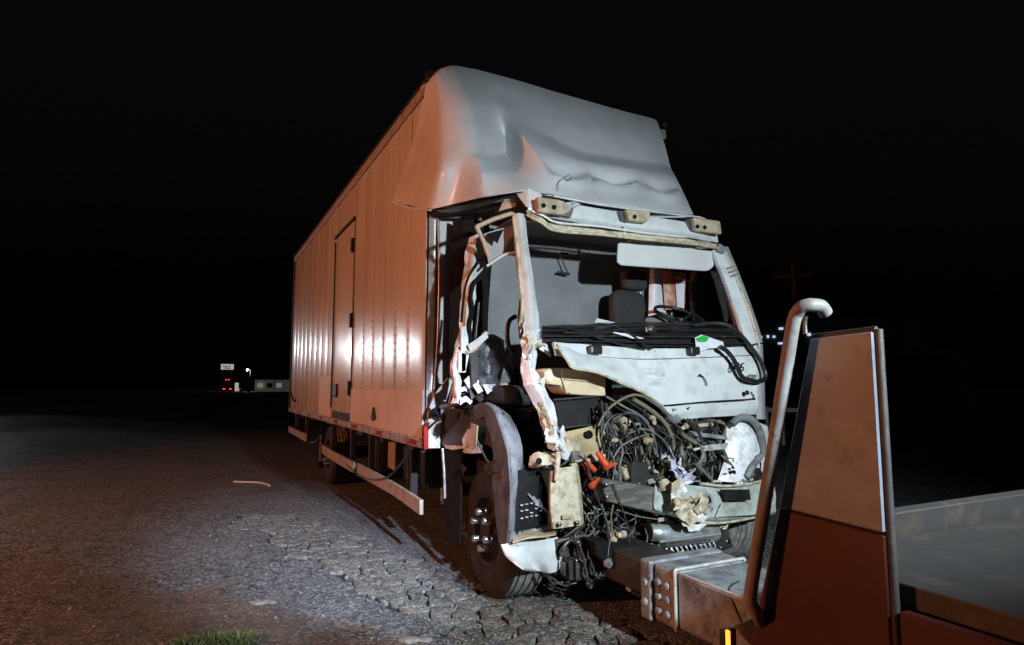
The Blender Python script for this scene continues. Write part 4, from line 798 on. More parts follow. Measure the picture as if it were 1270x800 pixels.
sheet('heater_box', [[(0.502,-1.240,1.082),(0.641,-1.300,1.112),(0.873,-1.240,1.154)], [(0.507,-1.260,1.002),(0.625,-1.340,1.024),(0.850,-1.260,1.024)], [(0.591,-1.260,0.887),(0.679,-1.330,0.910),(0.848,-1.260,0.915)]], M['heater'], T, n=4, smooth=.3, thick=.02, amp=.006, seed=81)
plate('heater_lip', [(0.486,-1.340,0.891),(0.747,-1.340,0.943),(0.765,-1.340,0.916),(0.515,-1.340,0.865)], .025, M['primer'], T)
plate('heater_side', [(0.484,-1.270,1.074),(0.548,-1.330,1.041),(0.582,-1.330,0.905),(0.517,-1.300,0.895)], .01, M['primer'], T)
lathe('heater_port', [(0, .026), (.01, .026), (.014, .018), (.004, .014), (.004, 0)], (0.626,-1.340,1.069), (-.1, -1, .2), M['matte'], T, seg=16)
box('grey_relay', (0.490,-1.400,0.951), (.055, .03, .055), M['hosegrey'], T, bev=.006)
# pulley and its stem, bracket
pul = lathe('pulley', [(0, .0), (0, .055), (.012, .062), (.02, .05), (.03, .05), (.038, .062), (.05, .055), (.055, .03), (.055, 0)], (1.094,-1.200,1.005), (.25, -1, .1), M['primer'], T, seg=28)
tube('pulley_stem', [(1.093,-1.200,0.956),(1.112,-1.200,0.874),(1.138,-1.200,0.818)], .024, M['primer'], T, seg=10)
lathe('olive_cover', [(0, .055), (.03, .05), (.04, .03), (.04, 0)], (0.995,-1.200,1.128), (-.3, -1, .2), M['hoseolive'], T, seg=20)
sheet('curved_bracket', [[(0.922,-1.380,0.739),(0.925,-1.380,0.871),(0.971,-1.380,0.889),(1.037,-1.380,0.876)], [(1.112,-1.380,0.721),(1.127,-1.380,0.787),(1.089,-1.380,0.842),(1.050,-1.380,0.870)]], M['rim'], T, n=4, thick=.06, amp=.004, seed=84)
for pts, r_ in (([(0.607,-1.420,0.967),(0.648,-1.420,0.926),(0.672,-1.420,0.890)], .012), ([(0.734,-1.420,0.966),(0.690,-1.420,0.918),(0.659,-1.420,0.881)], .012)):
    pass
def funnel(a, b, r0, r1):
    a, b = Vector(a), Vector(b); L = (b - a).length
    lathe('orange_cap', [(0, 0), (0, r0), (L, r1), (L + .004, r1 * .7), (L + .004, 0)], a, (b - a).normalized(), M['orange'], T, seg=16)
funnel((0.631,-1.420,0.971), (0.674,-1.460,0.889), .014, .026); funnel((0.776,-1.420,0.889), (0.667,-1.460,0.880), .010, .022)
funnel((0.572,-1.400,0.913), (0.603,-1.440,0.857), .010, .018); funnel((0.640,-1.420,0.804), (0.559,-1.460,0.771), .010, .02)
tube('red_cable', [(0.549,-1.380,0.912),(0.584,-1.380,0.851),(0.619,-1.380,0.790),(0.642,-1.380,0.749)], .012, M['red'], T)
# hand placed hoses and wires
for pts, r_, m_ in (
 ([(0.687,-1.360,1.124),(0.751,-1.360,1.214),(0.853,-1.360,1.280),(0.965,-1.360,1.316),(1.064,-1.360,1.304)], 0.0094, 'hoseolive'),
 ([(0.774,-1.330,1.306),(0.920,-1.330,1.236),(1.084,-1.330,1.154),(1.183,-1.330,1.017),(1.227,-1.330,0.892)], 0.0086, 'hosegrey'),
 ([(0.889,-1.330,1.305),(1.052,-1.330,1.218),(1.185,-1.330,1.097),(1.272,-1.330,0.987),(1.295,-1.330,0.824)], 0.0122, 'hoseblack'),
 ([(0.964,-1.360,1.289),(1.102,-1.360,1.219),(1.223,-1.360,1.130),(1.289,-1.360,1.015),(1.312,-1.360,0.869)], 0.0158, 'hoseolive'),
 ([(1.080,-1.340,1.304),(1.229,-1.340,1.216),(1.338,-1.340,1.094),(1.382,-1.340,0.929),(1.384,-1.340,0.793)], 0.0144, 'hosegrey'),
 ([(0.784,-1.350,1.265),(0.950,-1.350,1.184),(1.067,-1.350,1.102),(1.103,-1.350,0.942),(1.126,-1.350,0.810)], 0.0058, 'hoseblack'),
 ([(0.785,-1.380,1.163),(0.914,-1.380,1.202),(1.031,-1.380,1.157),(1.121,-1.380,1.023),(1.143,-1.380,0.865)], 0.0050, 'hosegrey'),
 ([(0.883,-1.400,1.069),(1.027,-1.400,1.096),(1.172,-1.400,1.023),(1.237,-1.400,0.914),(1.274,-1.400,0.770)], 0.0050, 'hosegrey'),
 ([(0.690,-1.380,1.039),(0.735,-1.380,1.139),(0.799,-1.380,1.188),(0.914,-1.380,1.196)], 0.0065, 'hoseblack'),
 ([(0.726,-1.420,0.877),(0.803,-1.420,0.983),(0.911,-1.420,1.034),(1.043,-1.420,1.065)], 0.0058, 'hosegrey'),
 ([(0.751,-1.360,1.265),(0.749,-1.360,1.112),(0.765,-1.360,0.984),(0.750,-1.360,0.834),(0.772,-1.360,0.707)], 0.0101, 'hoseblack'),
 ([(0.714,-1.360,1.266),(0.725,-1.360,1.164),(0.704,-1.360,1.063),(0.733,-1.360,0.960)], 0.0086, 'hoseblack'),
 ([(0.720,-1.440,0.968),(0.755,-1.440,0.878),(0.735,-1.440,0.795),(0.757,-1.440,0.720),(0.718,-1.440,0.577),(0.728,-1.440,0.455)], 0.0058, 'hoseolive'),
 ([(0.804,-1.420,1.038),(0.827,-1.420,0.962),(0.800,-1.420,0.863),(0.810,-1.420,0.763)], 0.0086, 'hosegrey'),
 ([(1.375,-1.360,1.039),(1.517,-1.360,0.968),(1.559,-1.360,0.895),(1.482,-1.360,0.817),(1.358,-1.360,0.759)], 0.0158, 'hosegrey'),
 ([(1.450,-1.330,1.145),(1.563,-1.330,1.031),(1.588,-1.330,0.907),(1.537,-1.330,0.755)], 0.0115, 'hoseblack'),
 ([(1.446,-1.400,0.850),(1.545,-1.400,0.774),(1.608,-1.400,0.705)], 0.0130, 'hoseolive'),
 ([(1.712,-1.380,0.889),(1.794,-1.380,0.829),(1.859,-1.380,0.741),(1.880,-1.380,0.683)], 0.0086, 'hoseolive'),
 ([(1.667,-1.320,1.111),(1.739,-1.320,0.995),(1.755,-1.320,0.853),(1.725,-1.320,0.697)], 0.0101, 'hoseblack'),
 ([(0.528,-1.440,0.953),(0.567,-1.440,0.830),(0.624,-1.440,0.681),(0.681,-1.440,0.532),(0.725,-1.440,0.335),(0.813,-1.440,0.180)], 0.0050, 'hoseblack'),
 ([(0.691,-1.500,0.782),(0.777,-1.500,0.582),(0.815,-1.500,0.386),(0.918,-1.500,0.086),(1.099,-1.500,-0.230)], 0.0043, 'hoseblack'),
 ([(0.640,-1.450,0.658),(0.697,-1.450,0.484),(0.706,-1.450,0.340)], 0.0050, 'hosegrey'),
 ([(0.732,-1.480,0.621),(0.885,-1.480,0.569),(1.043,-1.480,0.534)], 0.0043, 'hoseolive'),
 ([(0.969,-1.450,0.481),(0.987,-1.450,0.415),(0.953,-1.450,0.359)], 0.0043, 'hoseolive'),
 ([(0.051,-0.900,1.022),(0.081,-1.000,0.897),(0.147,-1.100,0.849),(0.268,-1.250,0.855),(0.352,-1.400,0.886),(0.418,-1.440,0.935)], 0.0065, 'hoseblack'),
 ([(0.500,-1.420,0.953),(0.558,-1.420,0.901),(0.586,-1.420,0.817),(0.615,-1.420,0.718)], 0.0065, 'hoseblack')):
    tube('hose' if r_ > .008 else 'cable', pts, r_, M[m_], T, seg=8 if r_ > .008 else 6, n=6)
rr = random.Random(9)
def strand(a0, a1, b0, b1, n, radii, mats, out):
    for k in range(n):
        t = rr.random(); a = a0.lerp(a1, t) + Vector((rr.uniform(-.08, .08), rr.uniform(-.05, .10), rr.uniform(-.10, .05)))
        b = b0.lerp(b1, min(1, max(0, t + rr.uniform(-.3, .4)))) + Vector((rr.uniform(-.08, .08), rr.uniform(-.05, .1), rr.uniform(-.04, .14)))
        P = [a]
        for q in (.25, .5, .75): P.append(a.lerp(b, q) + Vector((rr.uniform(-.07, .10), rr.uniform(-out, .02), rr.uniform(-.05, .07))))
        r_ = rr.choice(radii); tube('hose' if r_ > .01 else 'cable', P + [b], r_, M[rr.choice(mats)], T, seg=6, n=5)
strand(Vector((0.763,-1.280,1.263)), Vector((1.299,-1.280,1.135)), Vector((0.803,-1.300,0.747)), Vector((1.535,-1.300,0.740)), 70, (.003, .004, .005, .006, .007, .012), ('hoseblack', 'hoseblack', 'hosegrey', 'hoseolive', 'frame', 'hoseolive', 'matte'), .10)
strand(Vector((1.413,-1.240,1.142)), Vector((1.964,-1.220,1.098)), Vector((1.446,-1.300,0.702)), Vector((1.961,-1.280,0.664)), 42, (.003, .005, .007, .011), ('hoseblack', 'hosegrey', 'hoseolive', 'matte', 'hosegrey'), .09)
strand(Vector((0.648,-1.300,0.757)), Vector((0.931,-1.300,0.738)), Vector((0.552,-1.300,0.323)), Vector((1.084,-1.300,0.260)), 22, (.003, .004, .006), ('hoseblack', 'hosegrey', 'steel', 'hoseolive'), .08)
# broken brackets, clips and covers packed between the hoses
def clutter(c00, c11, n, mats, smin=.02, smax=.07):
    a, b = Vector(c00), Vector(c11)
    for k in range(n):
        c = Vector((rr.uniform(a.x, b.x), rr.uniform(a.y, b.y), rr.uniform(b.z, a.z))); kind = rr.random()
        m_ = M[rr.choice(mats)]; s_ = rr.uniform(smin, smax)
        if kind < .45:
            P = [c + Vector((math.cos(q * 1.2566) * s_ * rr.uniform(.5, 1.1), rr.uniform(-.025, .025), math.sin(q * 1.2566) * s_ * rr.uniform(.3, .9))) for q in range(5)]
            sheet('broken_piece', [[P[0], P[1], P[2]], [P[0].lerp(P[4], .6), c + Vector((0, -.02, 0)), P[3]]], m_, T, n=2, smooth=.2, thick=.006, angle=15)
        elif kind < .75: box('broken_clip', c, (s_, s_ * rr.uniform(.3, .8), s_ * rr.uniform(.2, .8)), m_, T, rot=(rr.uniform(-1, 1), rr.uniform(-1, 1), rr.uniform(-1, 1)), bev=.004)
        else:
            d = Vector((rr.uniform(-1, 1), rr.uniform(-1, .2), rr.uniform(-1, 1))).normalized(); r_ = s_ * rr.uniform(.2, .4)
            lathe('fitting', [(0, 0), (0, r_), (s_ * .3, r_ * 1.2), (s_ * .4, r_ * .8), (s_, r_ * .7), (s_, 0)], c, d, m_, T, seg=10)
clutter((0.781,-1.300,1.264), (1.608,-1.120,0.678), 60, ('steel', 'frame', 'hoseolive', 'tan', 'galv', 'matte', 'hosegrey', 'primer', 'black'))
clutter((1.378,-1.280,1.144), (2.104,-1.120,0.632), 55, ('steel', 'frame', 'hosegrey', 'matte', 'black', 'green', 'black', 'tan'))
clutter((0.584,-1.360,0.745), (1.385,-1.150,0.353), 36, ('steel', 'frame', 'matte', 'black', 'tan', 'hosegrey'))
clutter((0.942,-1.420,0.982), (1.789,-1.360,0.465), 44, ('torn', 'galv', 'lamphouse', 'primer', 'steel', 'torn', 'green', 'matte'), .012, .045)
clutter((0.726,-1.360,1.266), (1.448,-1.300,0.757), 60, ('steel', 'matte', 'galv', 'tan', 'hosegrey', 'primer', 'black'), .008, .025)
clutter((1.044,-1.480,0.554), (1.700,-1.400,0.264), 26, ('galv', 'steel', 'torn', 'primer', 'matte'), .012, .04)
clutter((0.790,-1.340,1.239), (1.483,-1.260,0.739), 24, ('tan', 'steel', 'heater', 'frame', 'galv', 'hosegrey', 'rim'), .05, .085)
clutter((0.056,-0.600,1.368), (0.541,-0.750,1.253), 22, ('matte', 'frame', 'black', 'torn'), .03, .09)
clutter((1.480,-1.420,0.727), (2.117,-1.360,0.630), 16, ('green', 'primer', 'steel', 'galv', 'torn'), .02, .05)
# radiator shreds
for pts, m_ in (([(1.490,-1.330,1.061),(1.823,-1.330,1.016),(1.845,-1.330,0.986),(1.518,-1.330,1.027)], 'galv'), ([(1.551,-1.340,0.959),(1.858,-1.340,0.969),(1.856,-1.340,0.929),(1.579,-1.340,0.919)], 'green'), ([(1.480,-1.280,1.131),(1.784,-1.280,1.123),(1.805,-1.280,1.053),(1.514,-1.280,1.051)], 'frame'), ([(1.570,-1.310,1.108),(1.707,-1.310,1.115),(1.722,-1.310,1.092),(1.584,-1.310,1.085)], 'tan'), ([(1.353,-1.320,1.037),(1.499,-1.320,1.054),(1.527,-1.320,0.998),(1.380,-1.320,0.981)], 'frame'), ([(1.440,-1.300,0.944),(1.631,-1.300,0.880),(1.611,-1.300,0.780),(1.451,-1.300,0.845)], 'matte')):
    plate('radiator_shred', pts, .02, M[m_], T)
rs = random.Random(41)
for k in range(12):
    c = Vector((1.192,-1.420,0.913)).lerp(Vector((1.338,-1.420,0.737)), rs.random()) + Vector((rs.uniform(-.06, .05), rs.uniform(-.04, .02), rs.uniform(-.03, .03)))
    u = Vector((rs.uniform(.2, 1), rs.uniform(-.6, .6), rs.uniform(-1, 1))).normalized() * rs.uniform(.025, .05); w = Vector((rs.uniform(-1, .3), rs.uniform(-.6, .6), rs.uniform(.3, 1))).normalized() * rs.uniform(.015, .035)
    sheet('pale_blue_scrap', [[c - u - w, c - w + Vector((0, -.015, 0)), c + u - w], [c - u, c, c + u * .8], [c - u * .8 + w, c + w + Vector((0, -.02, 0)), c + u + w]], M['bluecloth'], T, n=2, smooth=.2, thick=.003, amp=.006, scale=40, seed=k, angle=8)
# far headlamp housing
hl = sheet('headlamp_housing', [[(1.858,-1.300,1.111),(1.946,-1.340,1.134),(2.081,-1.320,1.106),(2.186,-1.280,1.005)], [(1.816,-1.320,0.992),(1.871,-1.360,1.022),(1.977,-1.380,1.008),(2.139,-1.340,0.917)], [(1.773,-1.340,0.843),(1.827,-1.380,0.878),(1.924,-1.400,0.875),(2.054,-1.360,0.830)], [(1.686,-1.360,0.716),(1.751,-1.400,0.706),(1.844,-1.400,0.700),(1.945,-1.380,0.713)]], M['lamphouse'], T, n=5, smooth=.6, thick=.02, amp=.014, scale=12, seed=95)
tube('lamp_ring', [(1.823,-1.380,1.104),(1.893,-1.390,1.149),(2.016,-1.380,1.134),(2.116,-1.360,1.048),(2.166,-1.340,0.939),(2.164,-1.330,0.856)], .026, M['fender'], hl, n=5)
tube('lamp_ring', [(1.903,-1.420,0.732),(1.970,-1.420,0.807),(2.069,-1.400,0.868)], .022, M['fender'], hl, n=4)
lathe('lamp_cup', [(0, 0), (0, .05), (.03, .06), (.05, .03), (.05, 0)], (2.216,-1.200,0.696), (0, -1, 0), M['black'], T)
sheet('outer_shell', [[(2.282,-1.200,1.107),(2.424,-1.150,1.051),(2.529,-1.100,0.949)], [(2.303,-1.200,0.873),(2.428,-1.150,0.831),(2.527,-1.100,0.758)], [(2.310,-1.200,0.690),(2.426,-1.150,0.639),(2.499,-1.100,0.602)]], M['torn'], T, n=4, amp=.03, scale=14, seed=97)
# --- bumper beam
wood = plate('timber_block', [(0.634,-1.480,0.797),(0.658,-1.480,0.810),(1.121,-1.480,0.714),(1.115,-1.480,0.548),(0.655,-1.480,0.676)], .14, M['wood'], T, bev=.008, direction=(0, 1, 0))
for q in ((0.647,-1.495,0.779), (0.651,-1.495,0.707)): lathe('bolt', [(0, .014), (.012, .012), (.015, .006), (.015, 0)], q, (0, -1, 0), M['steel'], wood, seg=10)
sheet('bumper_beam', [[(1.047,-1.460,0.757),(1.301,-1.460,0.729),(1.512,-1.460,0.698),(1.770,-1.440,0.683),(2.221,-1.380,0.671)], [(1.012,-1.500,0.700),(1.262,-1.500,0.660),(1.470,-1.500,0.634),(1.724,-1.480,0.611),(2.186,-1.420,0.588)], [(1.009,-1.500,0.601),(1.258,-1.500,0.549),(1.465,-1.500,0.509),(1.718,-1.480,0.482),(2.179,-1.420,0.474)], [(1.167,-1.450,0.538),(1.302,-1.450,0.500),(1.512,-1.450,0.464),(1.758,-1.440,0.444),(2.207,-1.380,0.442)]], M['green'], T, n=5, smooth=.4, thick=.014, amp=.006, scale=8, seed=101)
lathe('beam_slot', [(0, 0), (0, .035), (.004, .04), (.01, .036), (.012, .03), (.006, 0)], (1.427,-1.515,0.619), (0, -1, 0), M['matte'], T)
plate('beam_opening', [(1.546,-1.520,0.689),(1.806,-1.520,0.670),(1.817,-1.520,0.599),(1.579,-1.520,0.612)], .01, M['matte'], T, bev=0, direction=(0, -1, 0))
plate('beam_lip', [(1.564,-1.520,0.598),(1.855,-1.520,0.585),(1.935,-1.520,0.491),(1.502,-1.520,0.509)], .012, M['green'], T)
tube('beam_edge', [(1.423,-1.480,0.729),(1.639,-1.480,0.698),(1.899,-1.450,0.692),(2.110,-1.420,0.707)], .010, M['primer'], T)
tube('beam_bottom_edge', [(1.380,-1.500,0.486),(1.607,-1.500,0.464),(2.005,-1.450,0.461)], .009, M['primer'], T)
rs = random.Random(27)
for k in range(15):
    c = Vector((1.079,-1.560,0.733)).lerp(Vector((1.326,-1.560,0.573)), rs.random()) + Vector((rs.uniform(-.07, .07), rs.uniform(-.05, .02), rs.uniform(-.07, .05)))
    a = rs.uniform(0, 3.14); u = Vector((math.cos(a), rs.uniform(-.4, .4), math.sin(a))) * rs.uniform(.03, .06); w = Vector((-math.sin(a), rs.uniform(-.5, .5), math.cos(a))) * rs.uniform(.025, .05)
    f = Vector((0, rs.uniform(-.05, -.015), 0))
    sheet('crumpled_mount', [[c - u - w, c - w * 1.2 + f, c + u - w * .7], [c - u * 1.1 + f * .3, c + f * .2, c + u * .9 + f], [c - u * .7 + w, c + w * 1.1 + f * .8, c + u + w * .8]], M[rs.choice(('primer', 'primer', 'torn', 'tan', 'primer', 'galv'))], T, n=2, smooth=.1, thick=.004, amp=.006, scale=40, seed=k, angle=6)
lathe('mount_eye', [(0, .03), (.015, .03), (.018, .02), (.006, .015), (.006, 0)], (1.071,-1.640,0.668), (0, -1, 0), M['tan'], T, seg=14)
sheet('crumpled_scrap', [[(1.040,-1.500,0.758),(1.059,-1.540,0.792),(1.158,-1.500,0.760)], [(1.045,-1.500,0.707),(1.053,-1.560,0.725),(1.156,-1.500,0.699)]], M['primer'], T, n=5, amp=.02, scale=25, seed=104)
# --- under the bumper
lathe('steel_sleeve', [(0, 0), (0, .05), (.01, .055), (.12, .055), (.13, .05), (.13, 0)], (1.048,-1.400,0.438), (1, -.3, -.1), M['galv'], T, seg=20)
sheet('skid_plate', [[(1.154,-1.400,0.468),(1.346,-1.400,0.460),(1.560,-1.400,0.450),(1.648,-1.400,0.431)], [(1.128,-1.460,0.402),(1.289,-1.460,0.395),(1.499,-1.460,0.383),(1.600,-1.460,0.383)], [(1.143,-1.440,0.336),(1.305,-1.440,0.328),(1.516,-1.440,0.325),(1.604,-1.440,0.347)]], M['galv'], T, n=4, thick=.012, amp=.008, scale=9, seed=105)
tube('skid_edge', [(1.058,-1.480,0.394),(1.271,-1.480,0.391),(1.573,-1.480,0.390)], .010, M['alu'], T)
plate('white_shard', [(1.263,-1.500,0.487),(1.408,-1.500,0.494),(1.464,-1.500,0.478),(1.378,-1.500,0.435),(1.288,-1.500,0.434)], .006, M['lamphouse'], T)
for k in range(12):
    q = Vector((1.086,-1.460,0.342)).lerp(Vector((1.525,-1.460,0.339)), k / 11); rr = random.Random(k)
    tube('fringe_strip', [q, q + Vector((.012, -.01, -.03)), q + Vector((rr.uniform(-.01, .02), rr.uniform(-.02, .02), -.05 - .05 * rr.random()))], .0065, M['alu'], T, seg=6, n=3)
pb = bmesh.new()
hp = [Vector((1.054,-1.460,0.360)).lerp(Vector((1.555,-1.460,0.346)), k / 160) + Vector((0, .014 * math.cos(k * 1.05), .014 * math.sin(k * 1.05))) for k in range(161)]
tube_bm(pb, hp, .003, 5); link('spring', finish(pb, True), M['steel'], T)
for pts, r_, m_ in (([(0.526,-1.200,0.411),(0.803,-1.200,0.382),(1.327,-1.000,0.328)], .020, 'steel'), ([(0.581,-1.320,0.397),(0.751,-1.320,0.393),(0.877,-1.320,0.399)], .028, 'steel'), ([(0.407,-1.300,0.426),(0.494,-1.300,0.436),(0.607,-1.300,0.443)], .016, 'steel'), ([(0.526,-1.200,0.441),(0.772,-1.200,0.426),(1.166,-1.200,0.343)], .014, 'frame'), ([(0.754,-1.360,0.435),(0.879,-1.360,0.437)], .024, 'tan')):
    tube('track_rod', pts, r_, M[m_], T, seg=12)
lathe('ball_joint', [(0, 0), (0, .025), (.02, .032), (.04, .025), (.05, 0)], (0.522,-1.320,0.408), (1, 0, 0), M['steel'], T, seg=14)
lathe('brass_joint', [(0, 0), (0, .018), (.03, .022), (.05, .012), (.05, 0)], (0.718,-1.420,0.437), (.3, -1, 0), M['tan'], T, seg=12)
box('brass_block', (0.791,-1.420,0.454), (.03, .03, .025), M['tank'], T)
sheet('mesh_guard', [[(0.407,-1.300,0.407),(0.582,-1.300,0.397),(0.777,-1.300,0.366)], [(0.418,-1.300,0.339),(0.593,-1.300,0.318),(0.788,-1.300,0.295)]], M['frame'], T, n=5, amp=.01, scale=40)
# hanging cables along the box side
tube('air_line', [(0.020,-0.264,1.135),(0.000,-0.051,1.039),(0.000,0.304,0.867),(-0.010,0.649,0.686),(-0.010,1.025,0.542),(-0.010,1.550,0.452),(-0.010,2.064,0.426),(-0.010,2.667,0.459),(0.020,3.181,0.497),(0.020,3.095,0.564)], .009, M['hoseblack'], T, n=6)
tube('air_line', [(0.050,4.749,0.835),(0.050,4.918,0.649),(0.050,5.392,0.505),(0.050,6.195,0.494),(0.080,6.875,0.582)], .012, M['hoseblack'], T, n=6)
tube('tail_wire', [(-0.010,7.844,1.251),(-0.020,7.391,1.108),(-0.020,7.078,1.129)], .012, M['matte'], T)

# ------------------------------------------------------------------ chains hanging from the axle, hook block
def torus_link():
    bm = bmesh.new(); P = []
    for k in range(16):
        a = k * math.pi / 8; P.append(Vector((.012 * math.cos(a), 0, .02 * math.sin(a) + (.012 if math.sin(a) > 0 else -.012))))
    tube_bm(bm, P, .0058, 6, True); return finish(bm, True)
LINK = torus_link()
ch = thing('tow_chain', 'loose steel chain hanging in loops below the torn bumper', 'chain', (0.577,-1.350,0.226))
rr = random.Random(4)
def chain(pts):
    P = interp(pts, 24); acc = 0; out = [P[0]]
    for a, b in zip(P, P[1:]):
        acc += (b - a).length
        if acc > .046: out.append(b); acc = 0
    for i in range(len(out) - 1):
        d = (out[i + 1] - out[i]); q = d.to_track_quat('Z', 'Y').to_euler(); o = bpy.data.objects.new('chain_link', LINK); COL.objects.link(o)
        if not LINK.materials: LINK.materials.append(M['steel'])
        o.parent = ch; o.location = (out[i] + out[i + 1]) / 2 - Vector(ch['base'])
        o.rotation_euler = (d.to_track_quat('Z', 'Y') @ Euler((0, 0, (i % 2) * math.pi / 2 + rr.uniform(-.2, .2))).to_quaternion()).to_euler()
chain([(0.498,-1.360,0.467),(0.508,-1.360,0.399),(0.531,-1.360,0.339),(0.553,-1.360,0.265)]); chain([(0.541,-1.380,0.343),(0.563,-1.380,0.236),(0.609,-1.380,0.168),(0.658,-1.380,0.223),(0.672,-1.380,0.351),(0.662,-1.360,0.411)])
chain([(0.576,-1.400,0.429),(0.586,-1.400,0.318),(0.608,-1.400,0.235),(0.667,-1.400,0.199),(0.705,-1.400,0.280),(0.732,-1.380,0.359)]); chain([(0.638,-1.360,0.365),(0.672,-1.360,0.274),(0.709,-1.360,0.318),(0.771,-1.360,0.370),(0.807,-1.360,0.306),(0.818,-1.360,0.231)]); chain([(0.327,-1.300,0.246),(0.394,-1.300,0.190),(0.491,-1.300,0.167),(0.578,-1.320,0.184)])
chain([(0.493,-1.420,0.424),(0.526,-1.420,0.307),(0.548,-1.420,0.201),(0.590,-1.400,0.162)])
hk = thing('hook_block', 'small rusty steel hook block hanging among the chains', 'hook', (0.507,-1.340,0.214))
box('block', (0.531,-1.340,0.268), (.08, .10, .13), M['steel'], hk, bev=.01); box('cheek', (0.462,-1.340,0.272), (.03, .09, .12), M['frame'], hk, bev=.006); box('cheek', (0.428,-1.340,0.276), (.012, .05, .08), M['steel'], hk, bev=.004)
tube('shackle', [(0.427,-1.380,0.356),(0.416,-1.380,0.414),(0.462,-1.380,0.447),(0.507,-1.380,0.413),(0.518,-1.380,0.346)], .011, M['steel'], hk)
fl = thing('cable_ball', 'small dirty knot hanging on the thin cable above the tow beam', 'knot', (0.646,-1.500,0.303))
cc = Vector((0.646,-1.500,0.321)); bm = bmesh.new(); bmesh.ops.create_icosphere(bm, subdivisions=3, radius=.028)
for v in bm.verts: v.co = cc + v.co * (1 + .3 * noise.noise(v.co * 60)) * 1
link('ball', finish(bm, True), M['hosegrey'], fl); tube('tie', [(0.647,-1.500,0.359),(0.654,-1.500,0.405),(0.667,-1.500,0.460)], .004, M['hosegrey'], fl)

# ------------------------------------------------------------------ wrecker: raked side panel, handrail, lifting beam
K = thing('tow_truck', 'white and dark red wrecker whose lifting beam reaches under the crashed truck', 'truck', (.85, -4.6, 0))
XS = -.25
def side(name, quad, mt, th=.03): return plate(name, quad, th, mt, K, bev=.004, direction=(1, 0, 0))
top_rear = Vector((-0.250,-3.639,1.491)); mid_rear = Vector((-0.250,-3.525,1.065)); low_rear = Vector((-0.250,-3.412,0.688))
low2 = low_rear + (low_rear - mid_rear) * .25
def along(v, y): return Vector((XS, y, v))
YE = -3.80
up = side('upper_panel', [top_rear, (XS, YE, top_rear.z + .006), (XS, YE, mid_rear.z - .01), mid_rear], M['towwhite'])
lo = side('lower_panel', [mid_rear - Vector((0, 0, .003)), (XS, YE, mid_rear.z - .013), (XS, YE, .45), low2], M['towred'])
tube('panel_edge', [(XS + .015, YE - .004, top_rear.z + .01), (XS + .015, YE - .004, .95), (XS + .015, YE - .004, .45)], .010, M['frame'], K, n=2)
tube('panel_top_trim', [top_rear + Vector((.015, 0, .004)), (XS + .015, YE, top_rear.z + .01)], .008, M['frame'], K, n=2)
side('skirt', [(XS, YE - .02, .90), (XS, -5.25, .90), (XS, -5.25, .45), (XS, YE - .02, .45)], M['towred'])
for y_ in (-4.3, -4.8): box('marker_lamp', (XS - .008, y_, .82), (.016, .09, .035), M['red'], K, bev=.004)
plate('rear_panel', [mid_rear + Vector((.03, 0, -.04)), mid_rear + Vector((2.2, 0, -.04)), low2 + Vector((2.2, 0, 0)), low2 + Vector((.03, 0, 0))], .03, M['frame'], K, direction=(0, -1, 0))
box('deck', (.85, -4.4, .92), (2.1, 1.7, .05), M['frame'], K)
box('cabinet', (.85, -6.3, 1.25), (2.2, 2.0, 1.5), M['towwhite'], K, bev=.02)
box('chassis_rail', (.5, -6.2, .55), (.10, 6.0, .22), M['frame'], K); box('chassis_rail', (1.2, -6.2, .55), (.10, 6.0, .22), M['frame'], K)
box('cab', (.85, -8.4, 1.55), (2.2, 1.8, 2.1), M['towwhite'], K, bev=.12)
box('mast', (.85, -6.2, 2.2), (.22, .22, .9), M['towred'], K, bev=.01)
box('crossbar', (.95, -6.2, 2.62), (2.0, .10, .10), M['towred'], K, bev=.01)
box('lamp_arm', (.52, -6.1, 2.36), (.50, .06, .06), M['frame'], K)
wl = box('work_lamp', (.3, -6.0, 2.42), (.26, .10, .16), M['black'], K, bev=.02)
box('lens', (.3, -5.945, 2.42), (.22, .012, .14), M['lampon'], wl, bev=.003)
box('lamp_arm', (-.33, -5.66, 2.66), (.05, .05, 1.4), M['frame'], K)
sl = box('side_lamp', (-.42, -5.60, 3.39), (.16, .10, .14), M['black'], K, bev=.02)
box('lens', (-.42, -5.545, 3.39), (.13, .012, .11), M['lampon'], sl, bev=.003)
def kwheel(x, y, s):
    w = lathe('wheel', [(0, .22), (0, .40), (.03, .47), (.05, .48), (.25, .48), (.28, .46), (.30, .40), (.30, .22)], (x, y, .48), (s, 0, 0), M['rubber'], K, seg=36)
    lathe('rim', [(.05, .22), (.03, .2), (.06, .12), (.02, .09), (.02, 0)], (x, y, .48), (s, 0, 0), M['rim'], w, seg=24)
for x, s in ((-.22, 1), (1.92, -1)):
    for y in (-5.9, -8.6): kwheel(x, y, s)
tube('handrail', [(-0.240,-3.444,0.754),(-0.280,-3.466,0.791),(-0.300,-3.467,0.823),(-0.300,-3.469,0.849),(-0.300,-3.514,1.035),(-0.300,-3.562,1.231),(-0.300,-3.608,1.421),(-0.300,-3.632,1.519),(-0.300,-3.643,1.548),(-0.300,-3.662,1.564),(-0.290,-3.676,1.568),(-0.260,-3.682,1.566),(-0.240,-3.679,1.551)], .0165, M['rail'], K, seg=16, n=6, smooth=.6)
tube('rail_chain', [(-0.200,-3.592,1.554),(-0.200,-3.588,1.534),(-0.200,-3.589,1.508)], .006, M['steel'], K)
lb = plate('lamp_bracket', [(-0.220,-3.322,0.700),(-0.220,-3.388,0.741),(-0.220,-3.456,0.771),(-0.220,-3.456,0.718),(-0.220,-3.384,0.672)], .10, M['black'], K, direction=(1, 0, 0))
al = box('amber_lamp', (-0.200,-3.285,0.645), (.05, .02, .07), M['black'], K, bev=.004)
